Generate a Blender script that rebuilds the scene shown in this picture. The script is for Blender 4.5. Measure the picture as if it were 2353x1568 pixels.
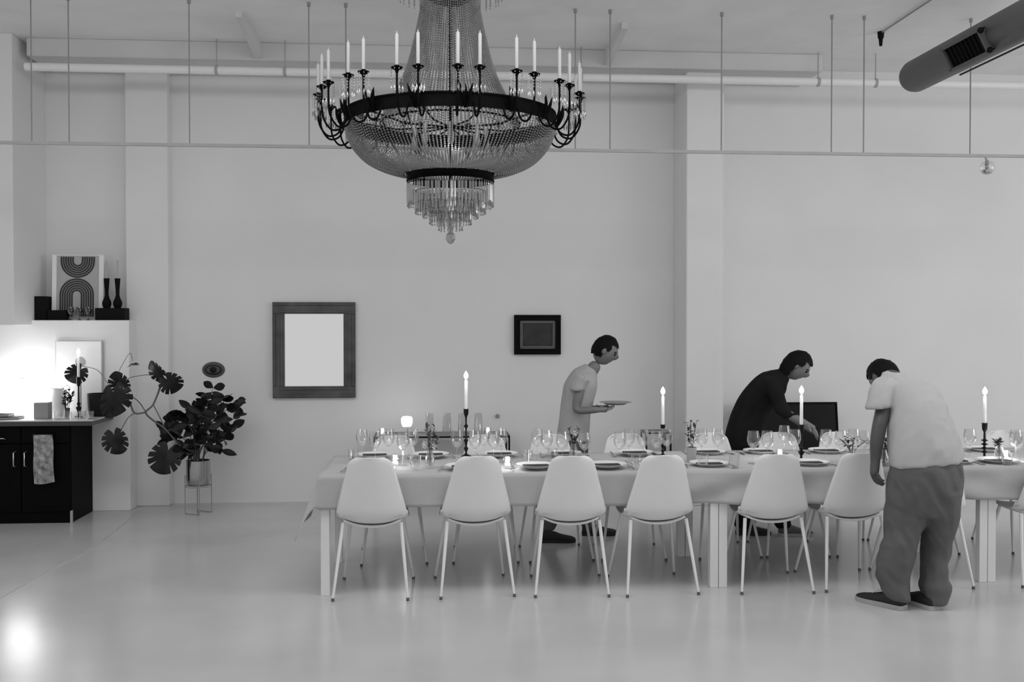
import bpy, bmesh, math, random
from mathutils import Vector, Matrix, noise
PI = math.pi
C = bpy.context.scene.collection
for o in list(bpy.data.objects): bpy.data.objects.remove(o)

# ------------------------------------------------------------------ camera
F_PX = 2288.0; PW, PH = 2353, 1568
CAM = Vector((0, 0, 1.70)); YAW = math.radians(4.4); PIT = math.atan(39 / F_PX)
cam = bpy.data.objects.new('camera', bpy.data.cameras.new('camera')); C.objects.link(cam)
cam.location = CAM; cam.rotation_euler = (PI/2 - PIT, 0, -YAW)
cam.data.sensor_width = 36; cam.data.lens = F_PX / PW * 36; cam.data.clip_end = 100
bpy.context.scene.camera = cam
# ------------------------------------------------------------------ world, lights, exposure
sc = bpy.context.scene
sc.view_settings.view_transform = 'Standard'; sc.view_settings.look = 'None'
sc.view_settings.exposure = 0.54; sc.view_settings.gamma = 1.0; sc.view_settings.use_curve_mapping = False
w = bpy.data.worlds.new('dusk'); sc.world = w; w.use_nodes = True
w.node_tree.nodes['Background'].inputs[0].default_value = (1, 1, 1, 1)
w.node_tree.nodes['Background'].inputs[1].default_value = 0.40
def area(name, loc, target, sx, sy, power):
    l = bpy.data.lights.new(name, 'AREA'); l.shape = 'RECTANGLE'; l.size = sx; l.size_y = sy; l.energy = power
    o = bpy.data.objects.new(name, l); C.objects.link(o); o.location = loc
    o.rotation_euler = (Vector(target) - Vector(loc)).to_track_quat('-Z', 'Y').to_euler(); return o
area('window_light_right', (9.6, 3.2, 2.5), (1.5, 8.2, 1.2), 5.0, 2.8, 75)
area('overhead_fill_light', (0.6, 5.3, 4.14), (0.6, 6.3, 0), 10.0, 2.0, 132)  # unseen fill added overhead to lift tabletop, floor and wall; no real fixture
def point(name, loc, power, r=.02):
    l = bpy.data.lights.new(name, 'POINT'); l.energy = power; l.shadow_soft_size = r
    o = bpy.data.objects.new(name, l); C.objects.link(o); o.location = loc; return o

# ------------------------------------------------------------------ where a photo point lies in the room
FWD = Vector((math.sin(YAW), math.cos(YAW), 0)); RT = Vector((math.cos(YAW), -math.sin(YAW), 0)); UPV = Vector((0, 0, 1))
cF = FWD * math.cos(PIT) - UPV * math.sin(PIT); cU = FWD * math.sin(PIT) + UPV * math.cos(PIT)
def ray(x, y): return cF * F_PX + RT * (x - PW/2) - cU * (y - PH/2)
def onY(x, y, Y): d = ray(x, y); return CAM + d * (Y / d.y)
def onZ(x, y, z): d = ray(x, y); return CAM + d * ((z - CAM.z) / d.z)
def at(x, y, D): d = ray(x, y); return CAM + d * (D / d.dot(FWD))

# ------------------------------------------------------------------ materials
def mat(name, v, rough=.6, metal=0, var=.06, scale=8, bump=0, bscale=60, emit=0, coat=0, spec=.5, trans=0, alpha=1, stretch=None):
    m = bpy.data.materials.new(name); m.use_nodes = True; nt = m.node_tree; b = nt.nodes['Principled BSDF']
    b.inputs['Roughness'].default_value = rough; b.inputs['Metallic'].default_value = metal
    b.inputs['Specular IOR Level'].default_value = spec; b.inputs['Coat Weight'].default_value = coat
    b.inputs['Alpha'].default_value = alpha; b.inputs['Subsurface Weight'].default_value = trans
    tc = nt.nodes.new('ShaderNodeTexCoord'); n = nt.nodes.new('ShaderNodeTexNoise'); n.inputs['Scale'].default_value = scale; n.inputs['Detail'].default_value = 4
    src = tc.outputs['Object']
    if stretch:
        mp = nt.nodes.new('ShaderNodeMapping'); mp.inputs['Scale'].default_value = stretch; nt.links.new(src, mp.inputs[0]); src = mp.outputs[0]
    nt.links.new(src, n.inputs['Vector'])
    r = nt.nodes.new('ShaderNodeMapRange'); r.inputs[1].default_value = .25; r.inputs[2].default_value = .75
    r.inputs[3].default_value = v * (1 - var); r.inputs[4].default_value = v * (1 + var)
    nt.links.new(n.outputs[0], r.inputs[0]); nt.links.new(r.outputs[0], b.inputs['Base Color'])
    if bump:
        n2 = nt.nodes.new('ShaderNodeTexNoise'); n2.inputs['Scale'].default_value = bscale; n2.inputs['Detail'].default_value = 5
        bp = nt.nodes.new('ShaderNodeBump'); bp.inputs['Strength'].default_value = bump; bp.inputs['Distance'].default_value = .01
        nt.links.new(src, n2.inputs['Vector']); nt.links.new(n2.outputs[0], bp.inputs['Height']); nt.links.new(bp.outputs[0], b.inputs['Normal'])
    if emit:
        b.inputs['Emission Color'].default_value = (1, 1, 1, 1); b.inputs['Emission Strength'].default_value = emit
    return m
def glassmat(name, tint=.97, f0=.06, edge=.75, rough=.02, body=0, bodyv=.5):
    m = bpy.data.materials.new(name); m.use_nodes = True; nt = m.node_tree; nt.nodes.clear()
    out = nt.nodes.new('ShaderNodeOutputMaterial'); tr = nt.nodes.new('ShaderNodeBsdfTransparent'); gl = nt.nodes.new('ShaderNodeBsdfGlossy')
    tr.inputs[0].default_value = (tint, tint, tint, 1); gl.inputs['Roughness'].default_value = rough; gl.inputs[0].default_value = (.95,)*3 + (1,)
    lw = nt.nodes.new('ShaderNodeLayerWeight'); lw.inputs[0].default_value = .35
    r = nt.nodes.new('ShaderNodeMapRange'); r.inputs[3].default_value = f0; r.inputs[4].default_value = edge
    mx = nt.nodes.new('ShaderNodeMixShader'); nt.links.new(lw.outputs['Facing'], r.inputs[0]); nt.links.new(r.outputs[0], mx.inputs[0])
    nt.links.new(tr.outputs[0], mx.inputs[1]); nt.links.new(gl.outputs[0], mx.inputs[2]); last = mx
    if body:
        df = nt.nodes.new('ShaderNodeBsdfDiffuse'); nz = nt.nodes.new('ShaderNodeTexNoise'); nz.inputs['Scale'].default_value = 25
        rr = nt.nodes.new('ShaderNodeMapRange'); rr.inputs[3].default_value = bodyv * .6; rr.inputs[4].default_value = bodyv * 1.4
        nt.links.new(nz.outputs[0], rr.inputs[0]); nt.links.new(rr.outputs[0], df.inputs[0])
        m2 = nt.nodes.new('ShaderNodeMixShader'); m2.inputs[0].default_value = body
        nt.links.new(mx.outputs[0], m2.inputs[1]); nt.links.new(df.outputs[0], m2.inputs[2]); last = m2
    nt.links.new(last.outputs[0], out.inputs[0]); return m
M = dict(
    wall=mat('painted_plaster', .80, .85, var=.03, scale=1.3, bump=.12, bscale=14),
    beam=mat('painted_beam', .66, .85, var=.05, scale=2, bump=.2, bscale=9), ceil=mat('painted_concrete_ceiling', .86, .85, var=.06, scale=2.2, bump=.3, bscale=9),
    floor=mat('polished_concrete', .56, .2, var=.13, scale=.9, bump=.02, bscale=5, spec=.5),
    joint=mat('floor_joint_filler', .5, .4), white=mat('white_lacquer', .84, .4, var=.02), pipe=mat('white_painted_pipe', .88, .4, var=.02),
    chair=mat('white_moulded_plastic', .80, .42, var=.02), leg=mat('white_painted_metal', .82, .35, var=.03), cap=mat('grey_rubber', .12, .7),
    cloth=mat('linen_cloth', .47, .9, var=.05, scale=5, bump=.35, bscale=11), black=mat('black_iron', .004, .4, var=.2, spec=.25),
    blackcab=mat('black_cabinet_paint', .0025, .6, var=.2, spec=.08), marble=mat('pale_stone_slab', .62, .18, var=.35, scale=4), slabedge=mat('dark_stone', .05, .3),
    unlitwax=mat('darkened_unlit_wax', .45, .6, var=.02), wax=mat('white_wax', .85, .5, var=.02, trans=.2), duct=mat('grey_painted_duct', .085, .5, var=.04), black2=mat('matte_black', .003, .7, spec=.15),  # unlit candles: same wax, missing flame glow put in as darker colour
    ring=mat('bronze_band', .003, .6, var=.3, scale=30, spec=.05), crystal=glassmat('bead_crystal', .85, .35, .9, .10, body=.5, bodyv=.20),
    prism=glassmat('prism_crystal', .80, .22, .85, .12, body=.26, bodyv=.28), glass=glassmat('clear_glass', .965, .045, .5), dglass=glassmat('smoked_glass', .35, .08, .8),
    vaseg=glassmat('ribbed_vase_glass', .95, .05, .4, .1, body=.07, bodyv=.4),
    chrome=mat('chrome', .7, .12, metal=1), brushed=mat('brushed_brass_pot', .42, .22, metal=1, var=.05), steel=mat('cutlery_steel', .45, .2, metal=1),
    plate=mat('glazed_white_stoneware', .80, .25, var=.03), napkin=mat('napkin_and_rim_shade', .05, .9), paper=mat('white_paper', .85, .8, var=.02),
    leaf=mat('dark_glossy_leaf', .009, .42, var=.5, scale=20, spec=.3), stem=mat('woody_stem', .12, .6), leaf2=mat('veined_dark_leaf', .014, .4, var=.8, scale=14, spec=.4), petal=mat('pale_petal', .75, .8), sprig=mat('dark_sprig', .07, .7),
    oldframe=mat('weathered_wood_frame', .08, .45, var=.5, scale=7, bump=.3, bscale=25, stretch=(1, 1, 1)), gilt=mat('pale_gilt_edge', .42, .4), canvas=mat('dark_painting', .018, .4, var=.9, scale=7),
    screen=mat('glossy_black_panel', .004, .22, spec=.2), mirror=mat('mirror_glass', .97, .03, metal=1, var=.005), arcs=mat('charcoal_print', .035, .8), mid=mat('grey_board', .42, .8),
    shirt=mat('white_cotton', .47, .9, var=.04, bump=.25, bscale=9), trousers=mat('grey_washed_denim', .115, .9, var=.16, scale=9, bump=.3, bscale=14),
    skin=mat('tanned_skin', .075, .5, var=.08, bump=.05), paleskin=mat('pale_skin', .17, .5, var=.08), hair=mat('dark_hair', .004, .65, var=.3, scale=40, bump=.5, bscale=80, spec=.12), shoe=mat('black_suede', .014, .7), sole=mat('white_rubber', .42, .6),
    greyshirt=mat('light_grey_cotton', .40, .9, var=.05, bump=.2, bscale=9), dkpants=mat('charcoal_twill', .085, .9, var=.1), darktop=mat('black_knit', .012, .9, var=.3, spec=.1), lightshoe=mat('grey_suede', .12, .8),
    towel=mat('printed_tea_towel', .30, .95, var=.75, scale=22, bump=.3, bscale=30), flame=mat('candle_flame', 1, .5, emit=9), glow=mat('glowing_lamp_shade', .9, .6, emit=5), softglow=mat('softly_lit_opal', .85, .5, emit=.45),
    grey=mat('grey_card', .30, .8), eye=mat('eye_print_grey', .075, .6), jute=mat('white_ceramic', .82, .3))

# ------------------------------------------------------------------ helpers
def finish(name, me, m, parent=None, loc=None, smooth=True):
    if smooth:
        me.polygons.foreach_set('use_smooth', [True] * len(me.polygons)); me.update()
    if m is not None: me.materials.append(M[m] if isinstance(m, str) else m)
    o = bpy.data.objects.new(name, me); C.objects.link(o)
    if parent: o.parent = parent
    if loc is not None: o.location = loc
    return o
def obj(name, bm, m, parent=None, loc=None, smooth=False, recalc=True):
    if recalc: bmesh.ops.recalc_face_normals(bm, faces=bm.faces)
    me = bpy.data.meshes.new(name); bm.to_mesh(me); bm.free(); return finish(name, me, m, parent, loc, smooth)
def sm(name, bm, m, parent=None, loc=None, ang=50):
    o = obj(name, bm, m, parent, loc, True)
    try: o.data.set_sharp_from_angle(angle=math.radians(ang))
    except Exception: pass
    return o
def tag(o, label, cat, group=None, kind=None):
    if label: o['label'] = label
    if cat: o['category'] = cat
    if group: o['group'] = group
    if kind: o['kind'] = kind
    return o
def thing(name, label, cat, loc=(0, 0, 0), rz=0, group=None):
    o = bpy.data.objects.new(name, None); o.empty_display_size = .05; C.objects.link(o); o.location = loc; o.rotation_euler = (0, 0, rz); return tag(o, label, cat, group)
def struct(name, bm, m, parent=None, smooth=False):
    o = obj(name, bm, m, parent, smooth=smooth)
    if not parent: o['kind'] = 'structure'
    return o
def kids(o): return [c for c in ALL if c.parent == o]
def dup(root, loc=None, rz=None, label=None):
    global ALL
    r = root.copy(); C.objects.link(r)
    if loc is not None: r.location = loc
    if rz is not None: r.rotation_euler = (0, 0, rz)
    if label: r['label'] = label
    for ch in list(root.children):
        c = ch.copy(); C.objects.link(c); c.parent = r
        for g in list(ch.children):
            d = g.copy(); C.objects.link(d); d.parent = c
    return r
def B(): return bmesh.new()
def box(bm, x0, x1, y0, y1, z0, z1, bev=0, mtx=None):
    v = bmesh.ops.create_cube(bm, size=1)['verts']
    bmesh.ops.scale(bm, vec=(x1-x0, y1-y0, z1-z0), verts=v); bmesh.ops.translate(bm, vec=((x0+x1)/2, (y0+y1)/2, (z0+z1)/2), verts=v)
    if bev:
        es = list({e for q in v for e in q.link_edges}); r = bmesh.ops.bevel(bm, geom=es, offset=bev, segments=2, affect='EDGES', profile=.5)
        v = list({q for f in r['faces'] for q in f.verts} | {q for q in v if q.is_valid})
    if mtx: bmesh.ops.transform(bm, matrix=mtx, verts=v)
    return bm
def bx(*a, **k): return box(B(), *a, **k)
def lathe(bm, prof, seg=20, c=(0, 0, 0), cap=True):
    c = Vector(c); rings = []
    for r, z in prof:
        rings.append([bm.verts.new(c + Vector((max(r, 1e-5) * math.cos(2*PI*i/seg), max(r, 1e-5) * math.sin(2*PI*i/seg), z))) for i in range(seg)])
    for a, b in zip(rings, rings[1:]):
        for i in range(seg): bm.faces.new((a[i], a[(i+1) % seg], b[(i+1) % seg], b[i]))
    if cap:
        for rg, k in ((rings[0], 0), (rings[-1], -1)):
            if prof[k][0] > 1e-4: bm.faces.new(rg)
    bmesh.ops.remove_doubles(bm, verts=bm.verts, dist=1e-5) if len(bm.verts) < 3000 else None
    return bm
def tube(bm, pts, rad, seg=8, caps=True):
    pts = [Vector(p) for p in pts]; n = len(pts); rad = rad if isinstance(rad, (list, tuple)) else [rad] * n
    rings = []; prev = None
    for i, p in enumerate(pts):
        t = (pts[min(i+1, n-1)] - pts[max(i-1, 0)]).normalized()
        if prev is None: a = t.orthogonal().normalized()
        else: a = (prev - t * prev.dot(t)).normalized()
        prev = a; b = t.cross(a)
        rings.append([bm.verts.new(p + (a * math.cos(2*PI*k/seg) + b * math.sin(2*PI*k/seg)) * rad[i]) for k in range(seg)])
    for r0, r1 in zip(rings, rings[1:]):
        for k in range(seg): bm.faces.new((r0[k], r0[(k+1) % seg], r1[(k+1) % seg], r1[k]))
    if caps: bm.faces.new(rings[0]); bm.faces.new(rings[-1])
    return bm
def smoothpath(pts, k=6):
    P = [Vector(p) for p in pts]; out = []
    for i in range(len(P)-1):
        p0, p1, p2, p3 = P[max(i-1, 0)], P[i], P[i+1], P[min(i+2, len(P)-1)]
        for j in range(k):
            t = j / k; out.append(.5 * ((2*p1) + (p2-p0)*t + (2*p0-5*p1+4*p2-p3)*t*t + (3*p1-p0-3*p2+p3)*t**3))
    out.append(P[-1]); return out
def ball(bm, c, r, sub=2, sc=(1, 1, 1), rot=None):
    v = bmesh.ops.create_icosphere(bm, subdivisions=sub, radius=r)['verts']; bmesh.ops.scale(bm, vec=sc, verts=v)
    if rot: bmesh.ops.transform(bm, matrix=rot.to_4x4(), verts=v)
    bmesh.ops.translate(bm, vec=c, verts=v); return v
def from_data(name, V, Fs, m, parent=None, smooth=False):
    me = bpy.data.meshes.new(name); me.from_pydata([tuple(v) for v in V], [], Fs); me.update(); return finish(name, me, m, parent, None, smooth)
OCT_F = [(0, 2, 4), (2, 1, 4), (1, 3, 4), (3, 0, 4), (2, 0, 5), (1, 2, 5), (3, 1, 5), (0, 3, 5)]
def octa(V, Fs, c, r, h=None):
    h = h or r; k = len(V); c = Vector(c)
    V += [c + Vector(d) for d in ((r, 0, 0), (-r, 0, 0), (0, r, 0), (0, -r, 0), (0, 0, h), (0, 0, -h))]
    Fs += [tuple(k + i for i in f) for f in OCT_F]

# ------------------------------------------------------------------ the room
YB = 9.62; ZC = 4.20
struct('floor', bx(-9, 10, -8, YB + .3, -.1, 0), 'floor')
struct('ceiling', bx(-9, 10, -2.5, YB + .3, ZC, ZC + .15), 'ceil')
struct('wall_back', bx(-9, 10, YB, YB + .2, 0, ZC), 'wall')
xw = onY(105, 500, YB).x
struct('wall_left', bx(-9, xw, 8.9, YB, 1.69, ZC, bev=.006), 'wall')
# pilasters
yl = 9.50; a = onY(289, 600, yl).x; b = onY(386, 600, yl).x
tl = bx(a, b, yl, YB, 0, ZC, bev=.008); struct('trim_1', tl, 'wall')
yr = 9.14; a2 = onY(1577, 600, yr).x; b2 = onY(1658, 600, yr).x
struct('trim_2', bx(a2, b2, yr, YB, 0, ZC, bev=.012), 'wall')
struct('trim_3', bx(b2, b2 + .05, yr + .10, YB, 0, ZC, bev=.006), 'wall')
# half height ledge wall behind the kitchen counter
yh = 9.28; xh = onY(298, 900, yh).x; zl = at(200, 735, yh / math.cos(YAW) * .96).z
struct('wall_ledge', bx(-9, xh, yh, YB, 0, 1.735, bev=.006), 'wall')
# beam along the back wall and the two short haunches under the ceiling
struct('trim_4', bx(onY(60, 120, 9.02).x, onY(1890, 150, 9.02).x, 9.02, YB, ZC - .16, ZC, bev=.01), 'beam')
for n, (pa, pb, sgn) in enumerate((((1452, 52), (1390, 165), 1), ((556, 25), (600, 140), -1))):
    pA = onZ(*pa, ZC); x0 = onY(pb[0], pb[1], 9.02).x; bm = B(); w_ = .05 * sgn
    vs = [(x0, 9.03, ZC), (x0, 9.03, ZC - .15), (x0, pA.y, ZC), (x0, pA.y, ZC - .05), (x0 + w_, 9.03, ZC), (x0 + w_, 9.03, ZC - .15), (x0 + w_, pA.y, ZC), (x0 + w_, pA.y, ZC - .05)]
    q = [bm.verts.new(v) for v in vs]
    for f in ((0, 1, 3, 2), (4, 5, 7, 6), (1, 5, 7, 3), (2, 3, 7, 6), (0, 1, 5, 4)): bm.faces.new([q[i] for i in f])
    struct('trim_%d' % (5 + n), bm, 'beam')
# joint running across the floor towards the kitchen
p0 = onZ(325, 1172, 0); p1 = onZ(205, 1265, 0); p2 = onZ(120, 1308, 0); p3 = onZ(-40, 1400, 0)
bm = B(); tube(bm, smoothpath([(p.x, p.y, .0) for p in (p0, p1, p2, p3)]), .006, 6); struct('trim_7', bm, 'joint')
bm = B(); box(bm, onY(310, 1160, YB).x, b2 + 2, YB - .006, YB, 0, .012); struct('baseboard_back', bm, 'wall')

# heating pipe under the ceiling
hp = thing('ceiling_pipe', 'white painted pipe running along the top of the back wall', 'pipe', (0, 0, 0))
za = onY(300, 158, 8.95).z
sm('pipe_run', tube(B(), [(onY(58, 150, 8.95).x, 8.95, za), (8.5, 8.95, za)], .036, 14), 'pipe', hp)
for px in (498, 655, 1335, 1880, 2012):
    x = onY(px, 160, 8.95).x; bm = tube(B(), [(x, 8.95, za), (x, 8.95, ZC - 0)], .006, 6)
    tube(bm, [(x - .012, 8.95, za), (x + .012, 8.95, za)], .042, 12); obj('pipe_hanger', bm, 'mid', hp)

# suspended track with its rods
TY = 7.88; tz = onY(1176, 343.5, TY).z
tr = thing('ceiling_track', 'long thin white lighting track hanging on rods across the whole room', 'track', (0, 0, 0))
obj('track_bar', bx(-5.5, 6.5, TY - .011, TY + .011, tz - .012, tz + .012), 'mid', tr)
for px in (72, 158, 435, 710, 795, 1322, 1402, 1658, 1911, 1985, 2230):
    x = onY(px, 200, TY).x; bm = tube(B(), [(x, TY, tz), (x, TY, ZC)], .0055, 6); tube(bm, [(x, TY, ZC - .03), (x, TY, ZC)], .014, 8); obj('rod', bm, 'grey', tr)
# glass spotlight under the track
c = onY(2268, 386, TY); sp = thing('globe_spotlight', 'small clear glass globe spotlight hanging under the track at far right', 'lamp', (c.x, c.y, c.z))
bm = B(); ball(bm, (0, 0, 0), .062, 3); sm('globe', bm, 'glass', sp)
bm = lathe(B(), [(0, -.056), (.02, -.054), (.042, -.04), (.05, -.022), (.046, -.018), (.035, -.035), (.0, -.047)], 20); sm('reflector', bm, 'chrome', sp)
bm = tube(B(), [(0, 0, .055), (-.01, 0, .08), (-.015, 0, tz - c.z)], [.012, .010, .006], 8); sm('stem', bm, 'mid', sp)
bm = lathe(B(), [(0, -.02), (.012, -.02), (.016, .03), (.012, .06), (0, .06)], 12); sm('socket', bm, 'grey', sp)

# ventilation duct
De = 8.3; e = at(2088, 183, De); R_ = .131
dc = thing('ventilation_duct', 'dark grey round ventilation duct with rounded end near the ceiling', 'duct', (e.x, e.y, e.z))
prof = [(0, 0), (.05, .012), (.09, .035), (.118, .07), (.131, .12), (.131, 7.2), (0, 7.2)]
bm = lathe(B(), [(r, z) for r, z in prof], 32); bmesh.ops.rotate(bm, cent=(0, 0, 0), matrix=Matrix.Rotation(PI/2, 3, 'X'), verts=bm.verts)
sm('duct_body', bm, 'duct', dc)
nv = Vector((-e.x, 0, 1.7 - e.z)).normalized(); tv = Vector((-nv.z, 0, nv.x))  # facing out, across
if tv.z < 0: tv = -tv
def axisY(px, py):   # y along the duct axis for a photo point on the duct's facing line
    d = ray(px, py); t = (e.x + nv.x * .13) / d.x; return CAM.y + d.y * t - e.y
y0 = axisY(2182, 135); y1 = axisY(2262, 93)
def ductm(yc): return Matrix(((0, tv.x, nv.x, nv.x * .125), (1, 0, 0, yc), (0, tv.z, nv.z, nv.z * .125), (0, 0, 0, 1)))
yc = (y0 + y1) / 2; L = abs(y1 - y0) / 2; mt = ductm(yc)
vn = None
bm = B()
for s in (-1, 1):
    box(bm, -L - .03, L + .03, s * .085 - .011, s * .085 + .011, -.02, .03, mtx=mt); box(bm, s * (L + .015) - .015, s * (L + .015) + .015, -.085, .085, -.02, .03, mtx=mt)
fr = obj('vent_frame', bm, 'duct', dc)
obj('vent_opening', bx(-L, L, -.075, .075, -.01, .008, mtx=mt), 'black2', dc)
for k in range(9):
    xx = -L + (k + .5) * 2 * L / 9; obj('vent_blade', bx(xx - .004, xx + .004, -.074, .074, .008, .02, mtx=mt), 'black2', dc)
for s in (-1, 1):
    bm = B(); ball(bm, mt @ Vector((-L - .05, s * .075, .03)), .022, 2); sm('vent_knob', bm, 'black2', dc)
bm = tube(B(), [mt @ Vector((L * 1.2, -.145, -.04)), mt @ Vector((-L * 2.3, -.145, -.04))], .007, 6); obj('duct_hanger_strip', bm, 'black', dc)
# conduit with a small black fitting on the ceiling
ca = onZ(2135, 0, ZC - .01); cb = onZ(2024, 76, ZC - .01)
cn = thing('cable_conduit', 'thin grey conduit on ceiling ending in a small black fitting', 'conduit', (0, 0, 0))
obj('conduit_tube', tube(B(), [(cb.x, cb.y, cb.z), (ca.x, ca.y - 2, ca.z)], .006, 6), 'grey', cn)
sm('fitting', lathe(B(), [(0, -.12), (.012, -.12), (.018, -.06), (.025, -.05), (.028, 0), (0, 0)], 12, (cb.x, cb.y, ZC)), 'black2', cn)

# ------------------------------------------------------------------ chandelier
cc = at(1035, 300, 6.7); CX, CY = cc.x, cc.y
ch = thing('chandelier', 'large crystal basket chandelier with dark hoop and ring of candle arms', 'chandelier', (CX, CY, 0))
def band(r, z0, z1, t=.008, seg=96): return lathe(B(), [(r, z0), (r, z1), (r - t, z1), (r - t, z0), (r, z0)], seg, cap=False)
ZR = 3.055; RB = .705
bm = lathe(B(), [(RB - .006, ZR - .045), (RB + .006, ZR - .045), (RB + .004, ZR - .030), (RB, ZR - .026), (RB, ZR + .030), (RB + .005, ZR + .034), (RB + .005, ZR + .045), (RB - .008, ZR + .045), (RB - .006, ZR - .045)], 96, cap=False)
sm('large_hoop', bm, 'ring', ch)
sm('small_hoop', lathe(B(), [(.29, 2.652), (.296, 2.655), (.292, 2.668), (.292, 2.70), (.297, 2.705), (.286, 2.705), (.286, 2.652), (.29, 2.652)], 72, cap=False), 'ring', ch)
sm('inner_hoop', band(.47, 3.03, 3.042, t=.005, seg=64), 'ring', ch)
sm('crown_hoop', band(.185, 3.90, 3.93, seg=40), 'ring', ch)
sm('crown_plate', lathe(B(), [(0, 3.915), (.18, 3.92), (.18, 3.93), (0, 3.94)], 40), 'ring', ch)
sm('crown_ring', band(.36, 4.00, 4.03, seg=48), 'ring', ch)
bm = B(); tube(bm, [(0, 0, 2.45), (0, 0, ZC)], .008, 8)
V = []; Fs = []
z = 2.72
while z < 3.9: octa(V, Fs, (0, 0, z), .013, .014); z += .026
sm('central_rod', bm, 'ring', ch); o = from_data('central_beads', V, Fs, 'ring', ch); o['kind'] = 'stuff'
bm = B()
for k in range(10):
    t = 2*PI*k/10; d = Vector((math.cos(t), math.sin(t), 0)); tube(bm, [d * .01 + UPV * 3.02, d * .36 + UPV * 3.0, d * (RB - .005) + UPV * ZR], .006, 6)
for k in range(10):
    t = 2*PI*(k + .5)/10; d = Vector((math.cos(t), math.sin(t), 0)); tube(bm, [d * .285 + UPV * 2.68, d * .47 + UPV * 3.03], .005, 6)
sm('spokes', bm, 'ring', ch)
for k in range(8):   # bulbs inside the basket
    t = 2*PI*k/8; d = Vector((math.cos(t), math.sin(t), 0)) * .24
    bm = lathe(B(), [(0, 2.86), (.014, 2.87), (.022, 2.90), (.018, 2.935), (.012, 2.95), (.013, 3.01), (0, 3.01)], 10, d); sm('bulb', bm, 'mid', ch)
def strands(name, prof, n, step, r, mtl='crystal', ph=0, jit=.0):
    V = []; Fs = []; rnd = random.Random(5)
    P = smoothpath([Vector((a, 0, b)) for a, b in prof], 12); L = [0]
    for a, b in zip(P, P[1:]): L.append(L[-1] + (b - a).length)
    nb = int(L[-1] / step)
    for s in range(n):
        t = 2*PI*(s + ph)/n; ct, st = math.cos(t), math.sin(t); i = 0; off = rnd.random() * step
        for k in range(nb):
            l = min(k * step + off, L[-1] - 1e-4)
            while L[i+1] < l: i += 1
            q = P[i].lerp(P[i+1], (l - L[i]) / (L[i+1] - L[i])); octa(V, Fs, (q.x * ct, q.x * st, q.z), r, r * 1.15)
    o = from_data(name, V, Fs, mtl, ch); o['kind'] = 'stuff'; return o
strands('basket_beads', [(.70, 3.02), (.688, 2.95), (.64, 2.86), (.555, 2.78), (.43, 2.725), (.300, 2.702)], 168, .0165, .0078)
strands('upper_beads', [(.18, 3.90), (.235, 3.62), (.31, 3.36), (.47, 3.04)], 88, .0165, .0078)
strands('crown_beads', [(.175, 3.90), (.13, 3.87), (.06, 3.85), (.01, 3.845)], 36, .014, .0062, 'ring')
def prisms(name, r, z0, l, n, wd=.012):
    V = []; Fs = []; rnd = random.Random(n)
    for k in range(n):
        t = 2*PI*(k + rnd.uniform(-.15, .15))/n; c = Vector((r*math.cos(t), r*math.sin(t), 0)); q = Vector((-math.sin(t), math.cos(t), 0)) * wd/2; nn = Vector((math.cos(t), math.sin(t), 0)) * wd/3
        ll = l * rnd.uniform(.94, 1.05); b0 = len(V)
        for zz, s in ((z0, .5), (z0 - .012, 1), (z0 - ll + .015, .9), (z0 - ll, .15)):
            for d in (q, nn, -q, -nn): V.append(c + d * s + UPV * zz)
        for j in range(3):
            for i in range(4): Fs.append((b0 + j*4 + i, b0 + j*4 + (i+1) % 4, b0 + j*4 + 4 + (i+1) % 4, b0 + j*4 + 4 + i))
        octa(V, Fs, c + UPV * (z0 + .008), .006)
        octa(V, Fs, c + UPV * (z0 - ll - .008), .006, .009)
    o = from_data(name, V, Fs, 'prism', ch); o['kind'] = 'stuff'; return o
prisms('prism_tier', .288, 2.635, .135, 72, .019); prisms('prism_tier', .235, 2.58, .125, 60, .018); prisms('prism_tier', .185, 2.545, .12, 46, .018)
prisms('prism_tier', .14, 2.50, .115, 36, .017); prisms('prism_tier', .08, 2.44, .10, 18, .016); prisms('prism_tier', .35, 3.99, .10, 40, .016)
for r, z in ((.235, 2.585), (.185, 2.55), (.14, 2.505), (.08, 2.445)): sm('tier_hoop', band(r, z, z + .008, .004, 48), 'ring', ch)
bm = lathe(B(), [(0, 2.235), (.018, 2.245), (.033, 2.27), (.03, 2.30), (.012, 2.32), (.008, 2.335), (.022, 2.35), (.02, 2.375), (.006, 2.40), (.004, 2.45)], 14); obj('glass_finial', bm, 'prism', ch)
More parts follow.
